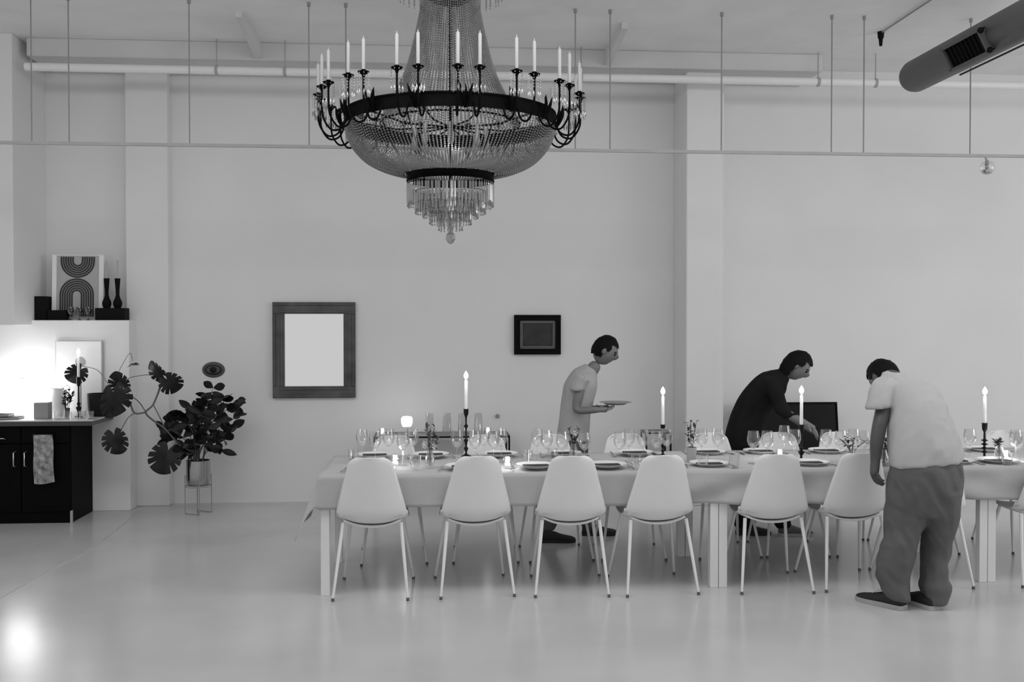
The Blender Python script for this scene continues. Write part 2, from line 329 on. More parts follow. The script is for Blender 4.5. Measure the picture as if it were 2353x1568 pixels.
# arms, two to a bracket
proto = None
arm_pts = smoothpath([(0, 0, -.02), (.04, 0, -.10), (.105, 0, -.115), (.155, 0, -.05), (.165, 0, .03), (.165, 0, .125)], 6)
bm_arm = lambda: tube(B(), arm_pts, .0065, 8)
base_ang = math.atan2((CAM - Vector((CX, CY, 0))).y, (CAM - Vector((CX, CY, 0))).x)   # towards the viewer
hoopz = ZR
first = None
for k in range(15):
    ac = base_ang + math.radians(7.2 + 24 * k)
    # leaf ornament at the bracket
    bm = B()
    d = Vector((math.cos(ac), math.sin(ac), 0)); sd = Vector((-d.y, d.x, 0))
    for s in (-1, 0, 1):
        pts = [d * (RB + .01) + UPV * (ZR - .055) + sd * s * .006, d * (RB + .03 + .012 * abs(s)) + UPV * (ZR + .02) + sd * s * .022, d * (RB + .022 + .03 * abs(s)) + UPV * (ZR + .085) + sd * s * .04]
        tube(bm, smoothpath(pts, 4), [.004, .007, .010, .012, .012, .010, .007, .004, .002], 6)
    sm('leaf_bracket', bm, 'ring', ch)
    for s in (-1, 1):
        t = ac + s * math.radians(4.3)
        if first is None:
            arm = sm('arm', bm_arm(), 'ring', ch); first = arm
            V = []; Fs = []
            cup = sm('candle_cup', lathe(B(), [(0, .118), (.008, .12), (.012, .135), (.034, .148), (.036, .153), (.014, .15), (.014, .165), (0, .165)], 16, (.165, 0, 0)), 'ring', arm)
            cd = sm('candle', lathe(B(), [(.0105, .15), (.0105, .345), (.004, .352), (.001, .368)], 12, (.165, 0, 0)), 'unlitwax', arm)
            for q in range(8):
                tt = 2*PI*q/8; cx, cy = .165 + .036 * math.cos(tt), .036 * math.sin(tt)
                for zz in range(5): octa(V, Fs, (cx, cy, .14 - .018 * zz), .0035, .006)
                octa(V, Fs, (cx, cy, .14 - .115), .007, .022)
            pd = from_data('pendant_drops', V, Fs, 'prism', arm); pd['kind'] = 'stuff'
        else:
            arm = first.copy(); C.objects.link(arm); arm.parent = ch
            for g in (cup, cd, pd): h = g.copy(); C.objects.link(h); h.parent = arm
        arm.location = Vector((math.cos(t), math.sin(t), 0)) * RB + UPV * ZR; arm.rotation_euler = (0, 0, t)

# ------------------------------------------------------------------ wall pieces
def framed(name, label, cat, x0, y0, x1, y1, fw, depth, fm, Y, inner_m, lip=None, tex='picture'):
    p = onY(x0, y1, Y); q = onY(x1, y0, Y); X0, X1, Z0, Z1 = p.x, q.x, p.z, q.z; t = thing(name, label, cat, ((X0+X1)/2, Y, Z0)); W = (X1-X0)/2; H = Z1-Z0
    for (a, b, c, d, hv) in ((-W, W, 0, fw, 0), (-W, W, H-fw, H, 0), (-W, -W+fw, fw, H-fw, 1), (W-fw, W, fw, H-fw, 1)):
        bm = box(B(), a, b, -depth, 0, c, d, bev=.004)
        if fw > .05:   # moulded profile
            for s0, s1, pr in ((.08, .26, .014), (.70, .86, .010)):
                if hv: lo, hi = (a + fw * s0, a + fw * s1) if a < 0 else (b - fw * s1, b - fw * s0); box(bm, lo, hi, -depth - pr, -depth + .002, c, d, bev=.003)
                else: lo, hi = (c + fw * s0, c + fw * s1) if c < fw * .5 else (d - fw * s1, d - fw * s0); box(bm, a + fw*.9*(s0), b - fw*.9*s0, -depth - pr, -depth + .002, lo, hi, bev=.003)
        obj('frame_rail', bm, fm, t)
    obj(tex, bx(-W + fw, W - fw, -depth * .5, 0, fw, H - fw), inner_m, t)
    if lip:
        g = lip; bm = B()
        for k, gm in ((0, .004), (1, .004)):
            o_ = fw + g * (k * 1.6 - .8)
            for (a, b, c, d) in ((-W+o_, W-o_, o_, o_+gm), (-W+o_, W-o_, H-o_-gm, H-o_), (-W+o_, -W+o_+gm, o_, H-o_), (W-o_-gm, W-o_, o_, H-o_)): box(bm, a, b, -depth - .003, -depth * .4, c, d)
        obj('gilt_lip', bm, 'gilt', t)
    return t
framed('wall_mirror', 'mirror in a wide weathered dark wooden frame on the back wall', 'mirror', 628, 695, 817, 915, .112, .04, 'oldframe', YB, 'mirror', tex='mirror_glass')
framed('framed_painting', 'small dark landscape painting in a black frame with thin gilt lines', 'painting', 1181, 724, 1288, 815, .066, .035, 'black2', YB, 'canvas', lip=.008, tex='canvas')
p = onY(491, 850, YB); t = thing('eye_plaque', 'oval dark plaque shaped like an eye on the wall above the plants', 'plaque', (p.x, YB, p.z))
def disc(rx, rz, d, seg=36, th=.012):
    bm = lathe(B(), [(0, d + th), (.75, d + th), (1, d + th * .5), (1, d), (0, d)], seg); bmesh.ops.rotate(bm, cent=(0, 0, 0), matrix=Matrix.Rotation(PI/2, 3, 'X'), verts=bm.verts)
    bmesh.ops.scale(bm, vec=(rx, 1, rz), verts=bm.verts); return bm
sm('plaque', disc(.105, .075, 0), 'eye', t); sm('eyelid_ring', disc(.078, .048, .010, th=.008), 'black', t); sm('eye_white', disc(.066, .036, .017, th=.004), 'dkpants', t); sm('iris', disc(.032, .032, .018, th=.006), 'black', t)
p = onY(1143, 956, YB); bm = lathe(B(), [(0, 0), (.018, 0), (.02, .02), (.012, .03), (0, .03)], 14); bmesh.ops.rotate(bm, cent=(0, 0, 0), matrix=Matrix.Rotation(PI/2, 3, 'X'), verts=bm.verts)
tag(sm('wall_hook', bm, 'grey', None, (p.x, YB, p.z)), 'tiny grey round hook on the wall above the glass vases', 'hook')

# ------------------------------------------------------------------ ledge objects
zL = 1.735
def on_ledge(x, Y): q = onY(x, 730, Y); return q.x
x0, x1 = on_ledge(118, 9.40), on_ledge(237, 9.40); ztop = onY(118, 585, 9.42).z
t = thing('arch_print', 'white framed print of two nested dark arch patterns leaning on the ledge', 'art print', ((x0+x1)/2, 9.40, zL)); W = (x1-x0)/2; H = ztop - zL
t.rotation_euler = (math.radians(-3), 0, 0)
obj('backing_board', bx(-W, W, 0, .02, 0, H, bev=.003), 'paper', t)
k1, k2 = on_ledge(129, 9.40) - on_ledge(118, 9.40), W * .17
obj('print_sheet', bx(-W + k1, W - k1, -.003, 0, 0.005, H * .985), 'mid', t)
def arcs_mesh(cx, cz, r0, r1, n, up, ext):
    bm = B(); st = (r1 - r0) / n
    for i in range(n):
        ra, rb = r0 + i * st + st * .28, r0 + (i + 1) * st
        pts = [(PI * j / 24) for j in range(25)]; sg = 1 if up else -1
        o1 = [(rb * math.cos(a), sg * rb * math.sin(a)) for a in pts]; i1 = [(ra * math.cos(a), sg * ra * math.sin(a)) for a in pts]
        o1 = [(rb, -sg * ext)] + o1 + [(-rb, -sg * ext)]; i1 = [(ra, -sg * ext)] + i1 + [(-ra, -sg * ext)]
        vo = [bm.verts.new((cx + a, -.006, cz + b)) for a, b in o1]; vi = [bm.verts.new((cx + a, -.006, cz + b)) for a, b in i1]
        for j in range(len(vo) - 1): bm.faces.new((vo[j], vo[j+1], vi[j+1], vi[j]))
    r = bmesh.ops.extrude_face_region(bm, geom=bm.faces[:]); bmesh.ops.translate(bm, vec=(0, .003, 0), verts=[v for v in r['geom'] if isinstance(v, bmesh.types.BMVert)])
    return bm
rr = (on_ledge(216, 9.4) - on_ledge(137, 9.4)) / 2; zz = lambda y: onY(180, y, 9.4).z - zL
obj('arch_pattern', arcs_mesh(0, zz(600), .030, rr, 6, False, zz(590) - zz(600)), 'arcs', t)
obj('arch_pattern', arcs_mesh(-.006, zz(678), .030, rr, 6, True, zz(678) - zz(728)), 'arcs', t)
def boxobj(name, label, cat, px0, px1, pytop, Y, dep, m, z0=zL, bev=.006, parts=None):
    X0, X1 = onY(px0, 720, Y).x, onY(px1, 720, Y).x; zt = onY(px0, pytop, Y).z
    o = obj(name, bx(-(X1-X0)/2, (X1-X0)/2, 0, dep, 0, zt - z0, bev=bev), m, None, ((X0+X1)/2, Y, z0)); return tag(o, label, cat)
boxobj('loudspeaker', 'tall black box speaker at the left end of the ledge', 'speaker', 79, 107, 681, 9.33, .13, 'black2')
boxobj('storage_box', 'low black box on the ledge beside the tall speaker', 'box', 108, 152, 713, 9.32, .07, 'black2')
zb = onY(217, 708, 9.31).z
boxobj('storage_box', 'black box under the two dark vases on the ledge', 'box', 218, 286, 708, 9.31, .15, 'black2')
vp = None
for i, (px, lab) in enumerate(((245, 'dark long-necked vase on the ledge, left of the pair'), (270, 'dark long-necked vase on the ledge, right of the pair'))):
    q = onY(px, 640, 9.385); h = q.z - zb
    if vp is None:
        vp = thing('bottle_vase', lab, 'vase', (q.x, 9.385, zb), 0, 'dark vases on the ledge')
        sm('vase_body', lathe(B(), [(0, 0), (.028, 0), (.032, .01), (.040, .035), (.038, .06), (.024, .09), (.016, .12), (.017, .16), (.024, h*.93), (.026, h), (.022, h), (.014, h*.9), (.012, .12), (0, .05)], 24), 'black2', vp)
        sm('candle_stub', lathe(B(), [(.009, h*.9), (.009, h+.16), (.003, h + .165), (.001, h+.175)], 10), 'unlitwax', vp)
    else: dup(vp, (q.x, 9.385, zb), 0, lab)

# ------------------------------------------------------------------ wine glass family
def glass_profile(h=.22, rb=.040, bh=.115, foot=.036):
    s = h - bh
    return [(0, 0), (foot, 0), (foot, .002), (.012, .006), (.0045, .014), (.0035, s * .6), (.0045, s - .006), (.016, s), (rb * .78, s + bh * .18), (rb, s + bh * .42), (rb * .96, s + bh * .65), (rb * .80, h), (rb * .78, h), (rb * .93, s + bh*.65), (rb*.97, s + bh*.42), (rb*.74, s+bh*.19), (0, s + .004)]
def wine(label, loc, h=.22, rb=.042, group='wine glasses on the table'):
    t = thing('wine_glass', label, 'wine glass', loc, 0, group)
    P = glass_profile(h, rb); s = 6
    sm('bowl', lathe(B(), P[6:], 24), 'glass', t); sm('stem', lathe(B(), P[1:8], 12, cap=False), 'glass', t); sm('foot', lathe(B(), [(0, 0), (.036, 0), (.036, .002), (.012, .006), (0, .007)], 24), 'glass', t)
    return t
# small glasses on the ledge
g0 = None
for px, lab in ((162, 'small stemmed glass on the ledge next to the low black box'), (182, 'small stemmed glass on the ledge, middle of three before the print'), (203, 'small stemmed glass on the ledge nearest the vase box')):
    q = onY(px, 720, 9.335)
    if g0 is None:
        g0 = thing('cordial_glass', lab, 'glass', (q.x, 9.335, zL), 0, 'small glasses on the ledge'); P = glass_profile(.12, .030, .07, .024)
        sm('glass_body', lathe(B(), P, 18), 'dglass', g0)
    else: dup(g0, (q.x, 9.335, zL), 0, lab)

# ------------------------------------------------------------------ kitchen counter
k0 = onZ(163, 1203, 0); YF = k0.y; XR = k0.x; ZT = .885
cab = thing('kitchen_counter_base', 'black kitchen island cabinet at the left edge', 'cabinet', (XR, YF, 0))
obj('body', bx(-2.6, 0, .02, yh - YF - .004, .0, ZT - .052, bev=.004), 'blackcab', cab)
xx = lambda px: onY(px, 1040, YF).x - XR; zz_ = lambda py: onY(60, py, YF).z
doors = [(xx(-160), xx(47)), (xx(49), xx(160))]
for (a, b), hx in zip(doors, (34, 59)):
    d = obj('door', bx(a, b, 0, .022, .10, zz_(1022), bev=.004), 'blackcab', cab)
    X = xx(hx); bm = tube(B(), [(X + .012, .0, zz_(1037)), (X, -.03, zz_(1040)), (X, -.03, zz_(1070)), (X + .012, 0, zz_(1073))], .006, 8); sm('handle', bm, 'chrome', d)
for (a, b), hx in zip(doors, (0, 100)):
    d = obj('drawer', bx(a, b, 0, .022, zz_(1019), ZT - .053, bev=.004), 'blackcab', cab)
    if hx == 0:
        X = xx(14); bm = tube(B(), [(X - .20, 0, zz_(1009)), (X - .19, -.03, zz_(1007)), (X - .01, -.03, zz_(1007)), (X, 0, zz_(1009))], .006, 8); sm('handle', bm, 'chrome', d)
obj('corner_foot', bx(-.006, .008, .0, .03, 0, zz_(1176)), 'mid', cab)
ct = thing('countertop', 'pale stone worktop on the black kitchen cabinet, overhanging at right', 'worktop', (XR, YF, 0))
bm = B(); box(bm, -2.65, .20, -.04, yh - YF, ZT - .012, ZT, bev=.003); obj('stone_surface', bm, 'marble', ct)
obj('edge_band', bx(-2.65, .185, -.035, yh - YF, ZT - .05, ZT - .012, bev=.003), 'slabedge', ct)
# tea towel
X0, X1 = onY(76, 1050, YF - .05).x, onY(120, 1050, YF - .05).x; Zt, Zb_ = onY(90, 1000, YF - .05).z, onY(90, 1113, YF - .05).z
bm = B(); n, m_ = 14, 22; g = []
for j in range(m_ + 1):
    row = []
    for i in range(n + 1):
        u, v = i / n, j / m_; x = X0 + (X1 - X0) * u * (1 + .12 * v) + .004 * math.sin(v * 7); z = Zt + (Zb_ - Zt) * v * (1 - .10 * max(0, u - .55)) ; y = YF - .048 + .010 * math.sin(u * 9 + v * 2) * (0.3 + v)
        row.append(bm.verts.new((x, y, z)))
    g.append(row)
for j in range(m_):
    for i in range(n): bm.faces.new((g[j][i], g[j][i+1], g[j+1][i+1], g[j+1][i]))
r = bmesh.ops.extrude_face_region(bm, geom=bm.faces[:]); bmesh.ops.translate(bm, vec=(0, .006, 0), verts=[v for v in r['geom'] if isinstance(v, bmesh.types.BMVert)])
tt = tag(sm('tea_towel', bm, 'towel'), 'patterned pale tea towel hanging on the black cabinet front', 'towel')
bm = tube(B(), [((X0 + .0), YF, Zt + .008), (X0 + .0, YF - .045, Zt + .004), (X1, YF - .045, Zt + .004), (X1, YF, Zt + .008)], .005, 8); tag(sm('towel_bar', bm, 'black'), 'thin black rail carrying the tea towel on the cabinet', 'rail')

def cpos(px, Y): q = onY(px, 965, Y); return Vector((q.x, Y, ZT))
def zat(py, Y): return onY(100, py, Y).z - ZT
# glowing lamp
Yl = 9.04; c = cpos(52, Yl); lamp = thing('table_lamp', 'brightly glowing white table lamp at the left of the counter', 'lamp', c)
hb, ht = zat(922, Yl), zat(880, Yl)
sm('lamp_base', lathe(B(), [(0, 0), (.06, 0), (.06, .012), (.015, .02), (.012, hb + .02), (0, hb + .02)], 20), 'jute', lamp)
sm('lamp_shade', lathe(B(), [(.165, hb), (.155, ht), (.150, ht), (.160, hb), (.165, hb)], 32, cap=False), 'glow', lamp)
bm = B(); ball(bm, (0, 0, (hb + ht)/2 - .02), .035, 2); sm('bulb', bm, 'glow', lamp)
sm('cap', lathe(B(), [(0, ht + .05), (.02, ht + .05), (.035, ht), (0, ht)], 16), 'grey', lamp)
point('counter_lamp_light', (c.x, c.y, ZT + ht + .03), 1.15, .05)
def candlestick(label, base, hh, hc, style=0, r=1.0, light=1.2, group='tall black candlesticks', name='candlestick'):
    t = thing(name, label, 'candlestick', base, 0, group)
    if style == 0: P = [(0, 0), (.034, 0), (.034, .004), (.022, .008), (.009, .018), (.006, .03), (.016, hh*.17), (.006, hh*.21), (.010, hh*.30), (.017, hh*.34), (.006, hh*.38), (.005, hh*.58), (.015, hh*.64), (.005, hh*.69), (.006, hh*.82), (.016, hh*.90), (.017, hh), (.012, hh), (0, hh*.97)]
    elif style == 1: P = [(0, 0), (.036, 0), (.034, .006), (.010, .014), (.007, .03), (.022, hh*.22), (.022, hh*.25), (.008, hh*.27), (.016, hh*.34), (.008, hh*.37), (.007, hh*.75), (.017, hh*.82), (.019, hh), (.012, hh), (0, hh*.96)]
    else: P = [(0, 0), (.034, 0), (.030, .005), (.008, .012)] + [q for k in range(4) for q in ((.008, hh*(.14+.11*k)), (.023, hh*(.17+.11*k)), (.023, hh*(.18+.11*k)), (.008, hh*(.21+.11*k)))] + [(.007, hh*.74), (.017, hh*.82), (.019, hh), (.012, hh), (0, hh*.96)]
    sm('holder', lathe(B(), [(a * r, b) for a, b in P], 20), 'black', t, ang=60)
    cd = sm('candle', lathe(B(), [(.0115 * r, hh - .01), (.0105 * r, hh + hc * .96), (.006, hh + hc), (0, hh + hc)], 14), 'wax', t)
    sm('wick', tube(B(), [(0, 0, hh + hc - .002), (.001, 0, hh + hc + .012)], .0012, 5), 'black', cd)
    sm('flame', lathe(B(), [(0, hh + hc + .003), (.011, hh + hc + .012), (.0165, hh + hc + .028), (.012, hh + hc + .044), (.004, hh + hc + .056), (0, hh + hc + .064)], 14), 'flame', t)
    if light: point('candle_light', Vector(base) + UPV * (hh + hc + .03), light, .02)
    return t
Yc = 8.98; c = cpos(181, Yc); candlestick('lit candle in thin black holder on the kitchen counter', c, zat(867, Yc), zat(817, Yc) - zat(867, Yc), 1, 1.0, 1.2)
def simple(name, label, cat, m, prof, loc, seg=24, group=None): return tag(sm(name, lathe(B(), prof, seg), m, None, loc), label, cat, group)
Y = 8.88; h = zat(925, Y); c = cpos(99, Y); tag(obj('canister_box', bx(-.06, .06, -.05, .05, 0, h, bev=.006), 'grey', None, c, False), 'plain grey square canister on the counter before the bright lamp', 'canister')
Y = 9.08; c = cpos(130, Y); h = zat(893, Y); t = thing('pitcher', 'rounded white ceramic pitcher on the counter behind the grey canister', 'pitcher', c)
sm('pitcher_body', lathe(B(), [(0, 0), (.05, 0), (.075, .05), (.08, .12), (.065, h*.75), (.055, h*.9), (.062, h), (.057, h), (.05, h*.88), (0, .04)], 28), 'jute', t)
sm('handle', tube(B(), smoothpath([(.055, 0, h*.88), (.10, 0, h*.85), (.11, 0, h*.55), (.07, 0, h*.35)], 5), .008, 8), 'jute', t)
Y = 8.98; c = cpos(154, Y); t = thing('sprig_vase', 'dark leafy sprig in a small glass on the counter', 'plant', c)
sm('glass_body', lathe(B(), [(0, 0), (.022, 0), (.026, .08), (.024, .08), (.02, .004), (0, .004)], 18), 'dglass', t)
rnd = random.Random(3)
def leafmesh(bm, p, d, L, wd, up=Vector((0, 0, 1)), fold=.25):
    d = d.normalized(); s = d.cross(up)
    if s.length < .05: s = d.orthogonal()
    s.normalize(); n = s.cross(d); prof = [(0, 0), (.12, .42), (.35, .92), (.55, 1), (.78, .72), (.92, .32), (1, 0)]
    mid = [bm.verts.new(p + d * L * t_ - n * L * .12 * t_ * t_) for t_, _ in prof]; A = []; Bq = []
    for t_, w_ in prof[1:-1]:
        q = p + d * L * t_ - n * L * .12 * t_ * t_; A.append(bm.verts.new(q + s * wd * w_ / 2 + n * wd * fold * w_ / 2)); Bq.append(bm.verts.new(q - s * wd * w_ / 2 + n * wd * fold * w_ / 2))
    for S in (A, Bq):
        bm.faces.new((mid[0], mid[1], S[0]))
        for i in range(len(S) - 1): bm.faces.new((mid[i+1], mid[i+2], S[i+1], S[i]))
        bm.faces.new((mid[-2], mid[-1], S[-1]))
for k in range(9):
    a = rnd.uniform(0, 2*PI); tip = Vector((math.cos(a)*.05, math.sin(a)*.04, rnd.uniform(.12, .27))); bm = B()
    tube(bm, [(0, 0, .02), tip * .6 + Vector((0, 0, .03)), tip], .002, 5)
    for q in range(4): leafmesh(bm, tip * (.55 + .12 * q) + Vector((0, 0, .02)), Vector((rnd.uniform(-1, 1), rnd.uniform(-1, 1), .6)), .05, .022)
    obj('leafy_stem', bm, 'leaf', t)
Y = 9.08; c = cpos(232, Y); h = zat(905, Y); simple('dark_pot', 'large dark round pot on the counter behind a big leaf', 'pot', 'black', [(0, 0), (.085, 0), (.105, .02), (.112, h*.6), (.115, h), (.108, h), (.105, h*.6), (.08, .02), (0, .02)], c, 32)
Y = 8.84; c = cpos(12, Y)
for k, (hh, ln, lab) in enumerate(((.022, .17, 'dark book lying flat at left counter edge, lower of two'), (.022, .11, 'dark book lying flat at left counter edge, upper of two'))):
    t = thing('book', lab, 'book', (c.x - .04 + k * -.02, c.y, ZT + .022 * k + .0005 * k), .06, 'dark books on the counter'); obj('cover', bx(-ln, ln, -.07, .07, 0, .022, bev=.003), 'black2', t); obj('pages', bx(-ln + .004, ln + .002, -.074, .066, .004, .018), 'grey', t)
tum = None
for px, Y, lab in ((62, 8.85, 'clear tumbler on the counter below the bright lamp'), (133, 8.80, 'first short tumbler from the left in the counter row'), (152, 8.85, 'second short tumbler from the left in the counter row'), (171, 8.80, 'third short tumbler from the left in the counter row'), (190, 8.85, 'fourth short tumbler from the left in the counter row'), (207, 8.80, 'last short tumbler at the right of the counter row')):
    c = cpos(px, Y)
    if tum is None:
        tum = thing('tumbler', lab, 'tumbler', c, 0, 'short tumblers on the counter'); sm('glass_body', lathe(B(), [(0, 0), (.026, 0), (.031, .065), (.029, .065), (.024, .005), (0, .005)], 18), 'glass', tum)
    else: dup(tum, c, 0, lab)
# white board leaning against the ledge wall
Y = 9.25; X0, X1 = onY(128, 880, Y).x, onY(233, 880, Y).x; h = zat(785, Y); t = thing('white_board', 'large pale board with a thin grey edge leaning behind the counter candle', 'board', ((X0+X1)/2, Y, ZT)); W = (X1-X0)/2
obj('panel', bx(-W, W, 0, .012, 0, h), 'paper', t); obj('edge_strip', bx(W, W + .012, -.004, .014, 0, h + .005), 'mid', t); obj('edge_strip', bx(-W - .005, -W, -.004, .014, 0, h + .005), 'paper', t)
Y = 9.20; c = cpos(186, Y); t = thing('wall_paddle', 'round grey paddle standing behind the counter candle', 'paddle', c)
sm('paddle_disc', disc(.045, .045, 0, th=.01), 'mid', t, (0, 0, zat(832, Y))); sm('paddle_handle', tube(B(), [(0, -.005, 0), (0, -.005, zat(838, Y))], .008, 8), 'mid', t)

# ------------------------------------------------------------------ plants
pb = onZ(456, 1180, 0); Yp = pb.y
D = Yp
pl = thing('potted_plants', 'tall dark leafy plants in a metal pot on a wire stand by the wall', 'potted plant', (pb.x, pb.y, 0))
def rel(px, py, Y): q = onY(px, py, Y); return Vector((q.x - pb.x, Y - pb.y, q.z))
ztp, zbt = rel(456, 1058, Yp).z, rel(456, 1116, Yp).z; rp = rel(483, 1080, Yp).x
sm('pot', lathe(B(), [(0, zbt), (rp * .86, zbt), (rp * .97, zbt + .03), (rp, zbt + .08), (rp, ztp), (rp * .95, ztp), (rp * .94, ztp - .04), (0, ztp - .04)], 36), 'brushed', pl)
sm('soil', lathe(B(), [(0, ztp - .03), (rp * .93, ztp - .03), (0, ztp - .02)], 24), 'black2', pl)
ws = []
bm = B(); a0 = .3
for k in range(4):
    a = a0 + k * PI/2; p_ = Vector((math.cos(a), math.sin(a), 0)) * (rp + .008); tube(bm, [p_ + UPV * (zbt + .10), p_ + UPV * .006], .0045, 6)
    a2_ = a + PI/2; q_ = Vector((math.cos(a2_), math.sin(a2_), 0)) * (rp + .008)
    if k in (0, 2): tube(bm, [p_ + UPV * .006, q_ + UPV * .006], .0045, 6)
    else: tube(bm, [p_ + UPV * .006, Vector((0, 0, .006)), ], .0045, 6)
tube(bm, [Vector((math.cos(2*PI*i/24), math.sin(2*PI*i/24), 0)) * (rp + .008) + UPV * (zbt - .004) for i in range(25)], .0045, 6)
obj('wire_stand', bm, 'grey', pl)
tips = [(490, 892, 0), (512, 912, .05), (542, 925, .1), (545, 958, .12), (532, 985, .1), (520, 1008, 0), (512, 1035, -.1), (478, 925, -.05), (462, 950, -.1), (498, 955, -.1), (478, 985, -.16), (440, 930, .05), (420, 950, .1), (402, 962, .05), (432, 975, -.1), (410, 1000, -.05), (392, 1010, .05), (420, 1030, -.12), (402, 1045, 0), (445, 1010, -.18), (380, 985, .1), (500, 1000, -.15), (428, 1048, -.1)]
rnd = random.Random(11)
for i, (px, py, dy) in enumerate(tips):
    tip = rel(px, py, Yp + dy); base = Vector((rnd.uniform(-.5, .5) * rp, rnd.uniform(-.5, .5) * rp, ztp - .03)); mid = base.lerp(tip, .5) + Vector((-tip.x * .18, 0, .05))
    path = smoothpath([base, mid, tip], 5); sm('stem', tube(B(), path, [.006 - .004 * k / len(path) for k in range(len(path))], 6), 'stem', pl)
    nl = 6
    for k in range(nl):
        q = path[-1 - k // 2] if k else path[-1]; a = rnd.uniform(0, 2*PI); d = Vector((math.cos(a), math.sin(a) * .7, rnd.uniform(-.35, .8)))
        bm = B(); leafmesh(bm, q, d, rnd.uniform(.11, .155), rnd.uniform(.060, .085), Vector((rnd.uniform(-.7, .7), 1, rnd.uniform(-.9, .5)))); sm('leaf', bm, 'leaf', pl, ang=80)
# monstera: split leaves on long stems
def monstera(bm, c, size, ang, tilt, roll=0, seed=0):
    rn = random.Random(seed); N = 132; pts = []
    for i in range(N):
        a = 2*PI*i/N; x = math.sin(a); y = math.cos(a)      # y up = tip direction at a=0
        r = .5 * (1 - .10 * abs(x)); r *= 1 + .14 * math.cos(a)
        da = abs(((a - PI + PI) % (2*PI)) - PI)             # distance from a = PI (heart notch)
        if da < .35: r *= .35 + .65 * da / .35
        s = (abs(a - PI) / PI)                              # 0 at notch, 1 at tip
        for cen in (.30, .47, .63, .78):
            if abs(s - cen) < .017: r *= .46
        pts.append(Vector((x * r, 0, y * r)))
    rot = Matrix.Rotation(tilt, 3, 'X') @ Matrix.Rotation(ang, 3, 'Y'); rot = Matrix.Rotation(roll, 3, 'Z') @ rot
    def place(p): 
        p = Vector((p.x, -.25 * abs(p.x) + .35 * p.z * p.z, p.z)); return Vector(c) + rot @ (p * size)
    cv = bm.verts.new(place(Vector((0, 0, -.12)))); vs = [bm.verts.new(place(p)) for p in pts]
    md = [bm.verts.new(place(p.lerp(Vector((0, 0, -.12)), .55 if p.length > .3 else .3))) for p in pts]
    for i in range(N):
        j = (i + 1) % N; bm.faces.new((vs[i], vs[j], md[j], md[i])); bm.faces.new((md[i], md[j], cv))
    r_ = bmesh.ops.extrude_face_region(bm, geom=bm.faces[:]); bmesh.ops.translate(bm, vec=(0, .002, 0), verts=[v for v in r_['geom'] if isinstance(v, bmesh.types.BMVert)])
for i, (px, py, Y, s, ang, tilt, roll) in enumerate(((262, 915, 8.40, .33, 2.9, .25, .9), (277, 882, 8.55, .20, -.3, .5, 0), (366, 856, 8.9, .22, -.7, .5, -.5), (390, 878, 8.88, .23, 2.4, .4, .4), (265, 1010, 8.85, .25, 2.9, .1, 0), (381, 1048, 8.95, .31, 3.5, .05, .2), (178, 856, 9.08, .21, -2.4, .35, .3), (305, 838, 9.15, .12, 2.6, 1.2, 1.1))):
    q = rel(px, py, Y); bm = B(); monstera(bm, q, s, ang, tilt, roll, i); sm('split_leaf', bm, 'leaf2', pl, ang=80)
J = lambda *a: rel(*a)
for path, r in (([(445, 1060, Yp), (405, 1015, 9.0), (378, 985, 8.95), (350, 965, 8.9), (335, 948, 8.85), (352, 930, 8.88), (368, 890, 8.9), (372, 872, 8.9)], .011),
                ([(335, 948, 8.85), (310, 950, 8.8), (300, 930, 8.75), (290, 910, 8.65), (284, 900, 8.6)], .010), ([(335, 948, 8.85), (320, 925, 8.75), (295, 905, 8.65), (285, 895, 8.58)], .006),
                ([(310, 950, 8.8), (295, 960, 8.82), (280, 985, 8.85), (276, 996, 8.86)], .005), ([(378, 985, 8.95), (370, 965, 8.95), (352, 930, 8.88)], .006), ([(405, 1015, 9.0), (395, 1030, 8.97), (385, 1035, 8.95)], .007),
                ([(284, 880, 8.56), (300, 868, 8.7), (335, 862, 8.8), (355, 862, 8.9)], .004), ([(255, 895, 8.5), (240, 870, 8.8), (222, 850, 9.0), (190, 842, 9.08)], .004), ([(262, 880, 8.5), (275, 850, 8.8), (298, 812, 9.1), (305, 830, 9.15)], .003)):
    sm('vine_stem', tube(B(), smoothpath([J(*p_) for p_ in path], 5), r * .75, 8), 'stem', pl)

# ------------------------------------------------------------------ consoles behind the table
def metal_frame(t, x0, x1, y0, y1, z, r=.008, m='black'):
    for x in (x0, x1):
        for y in (y0, y1): obj('leg', bx(x - r, x + r, y - r, y + r, 0, z), m, t)
        obj('side_rail', bx(x - r, x + r, y0 + r, y1 - r, z - 2*r, z), m, t)
    for y in (y0, y1): obj('front_rail', bx(x0 + r, x1 - r, y - r, y + r, z - 2*r, z), m, t)
qa = onY(860, 1003, 9.12); qb = onY(1170, 1003, 9.12); zc = qa.z; qz = onY(1000, 1003, 9.12).z
con = thing('console_table', 'low narrow console with thin black metal frame against the back wall', 'console table', (0, 0, 0))
metal_frame(con, qa.x, qb.x, 9.12, 9.50, qz); obj('top_panel', bx(qa.x + .01, qb.x - .01, 9.13, 9.49, qz - .012, qz - .001), 'grey', con)
qa2 = onY(1485, 994, 9.15); qb2 = onY(1541, 994, 9.15)
st = thing('side_table', 'small square side table of thin black metal near the pillar', 'side table', (0, 0, 0)); metal_frame(st, qa2.x, qb2.x, 9.15, 9.38, qa2.z); obj('top_panel', bx(qa2.x + .01, qb2.x - .01, 9.16, 9.37, qa2.z - .01, qa2.z - .001), 'glass', st)
zc = qz
vz = None; hv = onY(1000, 950, 9.3).z - zc
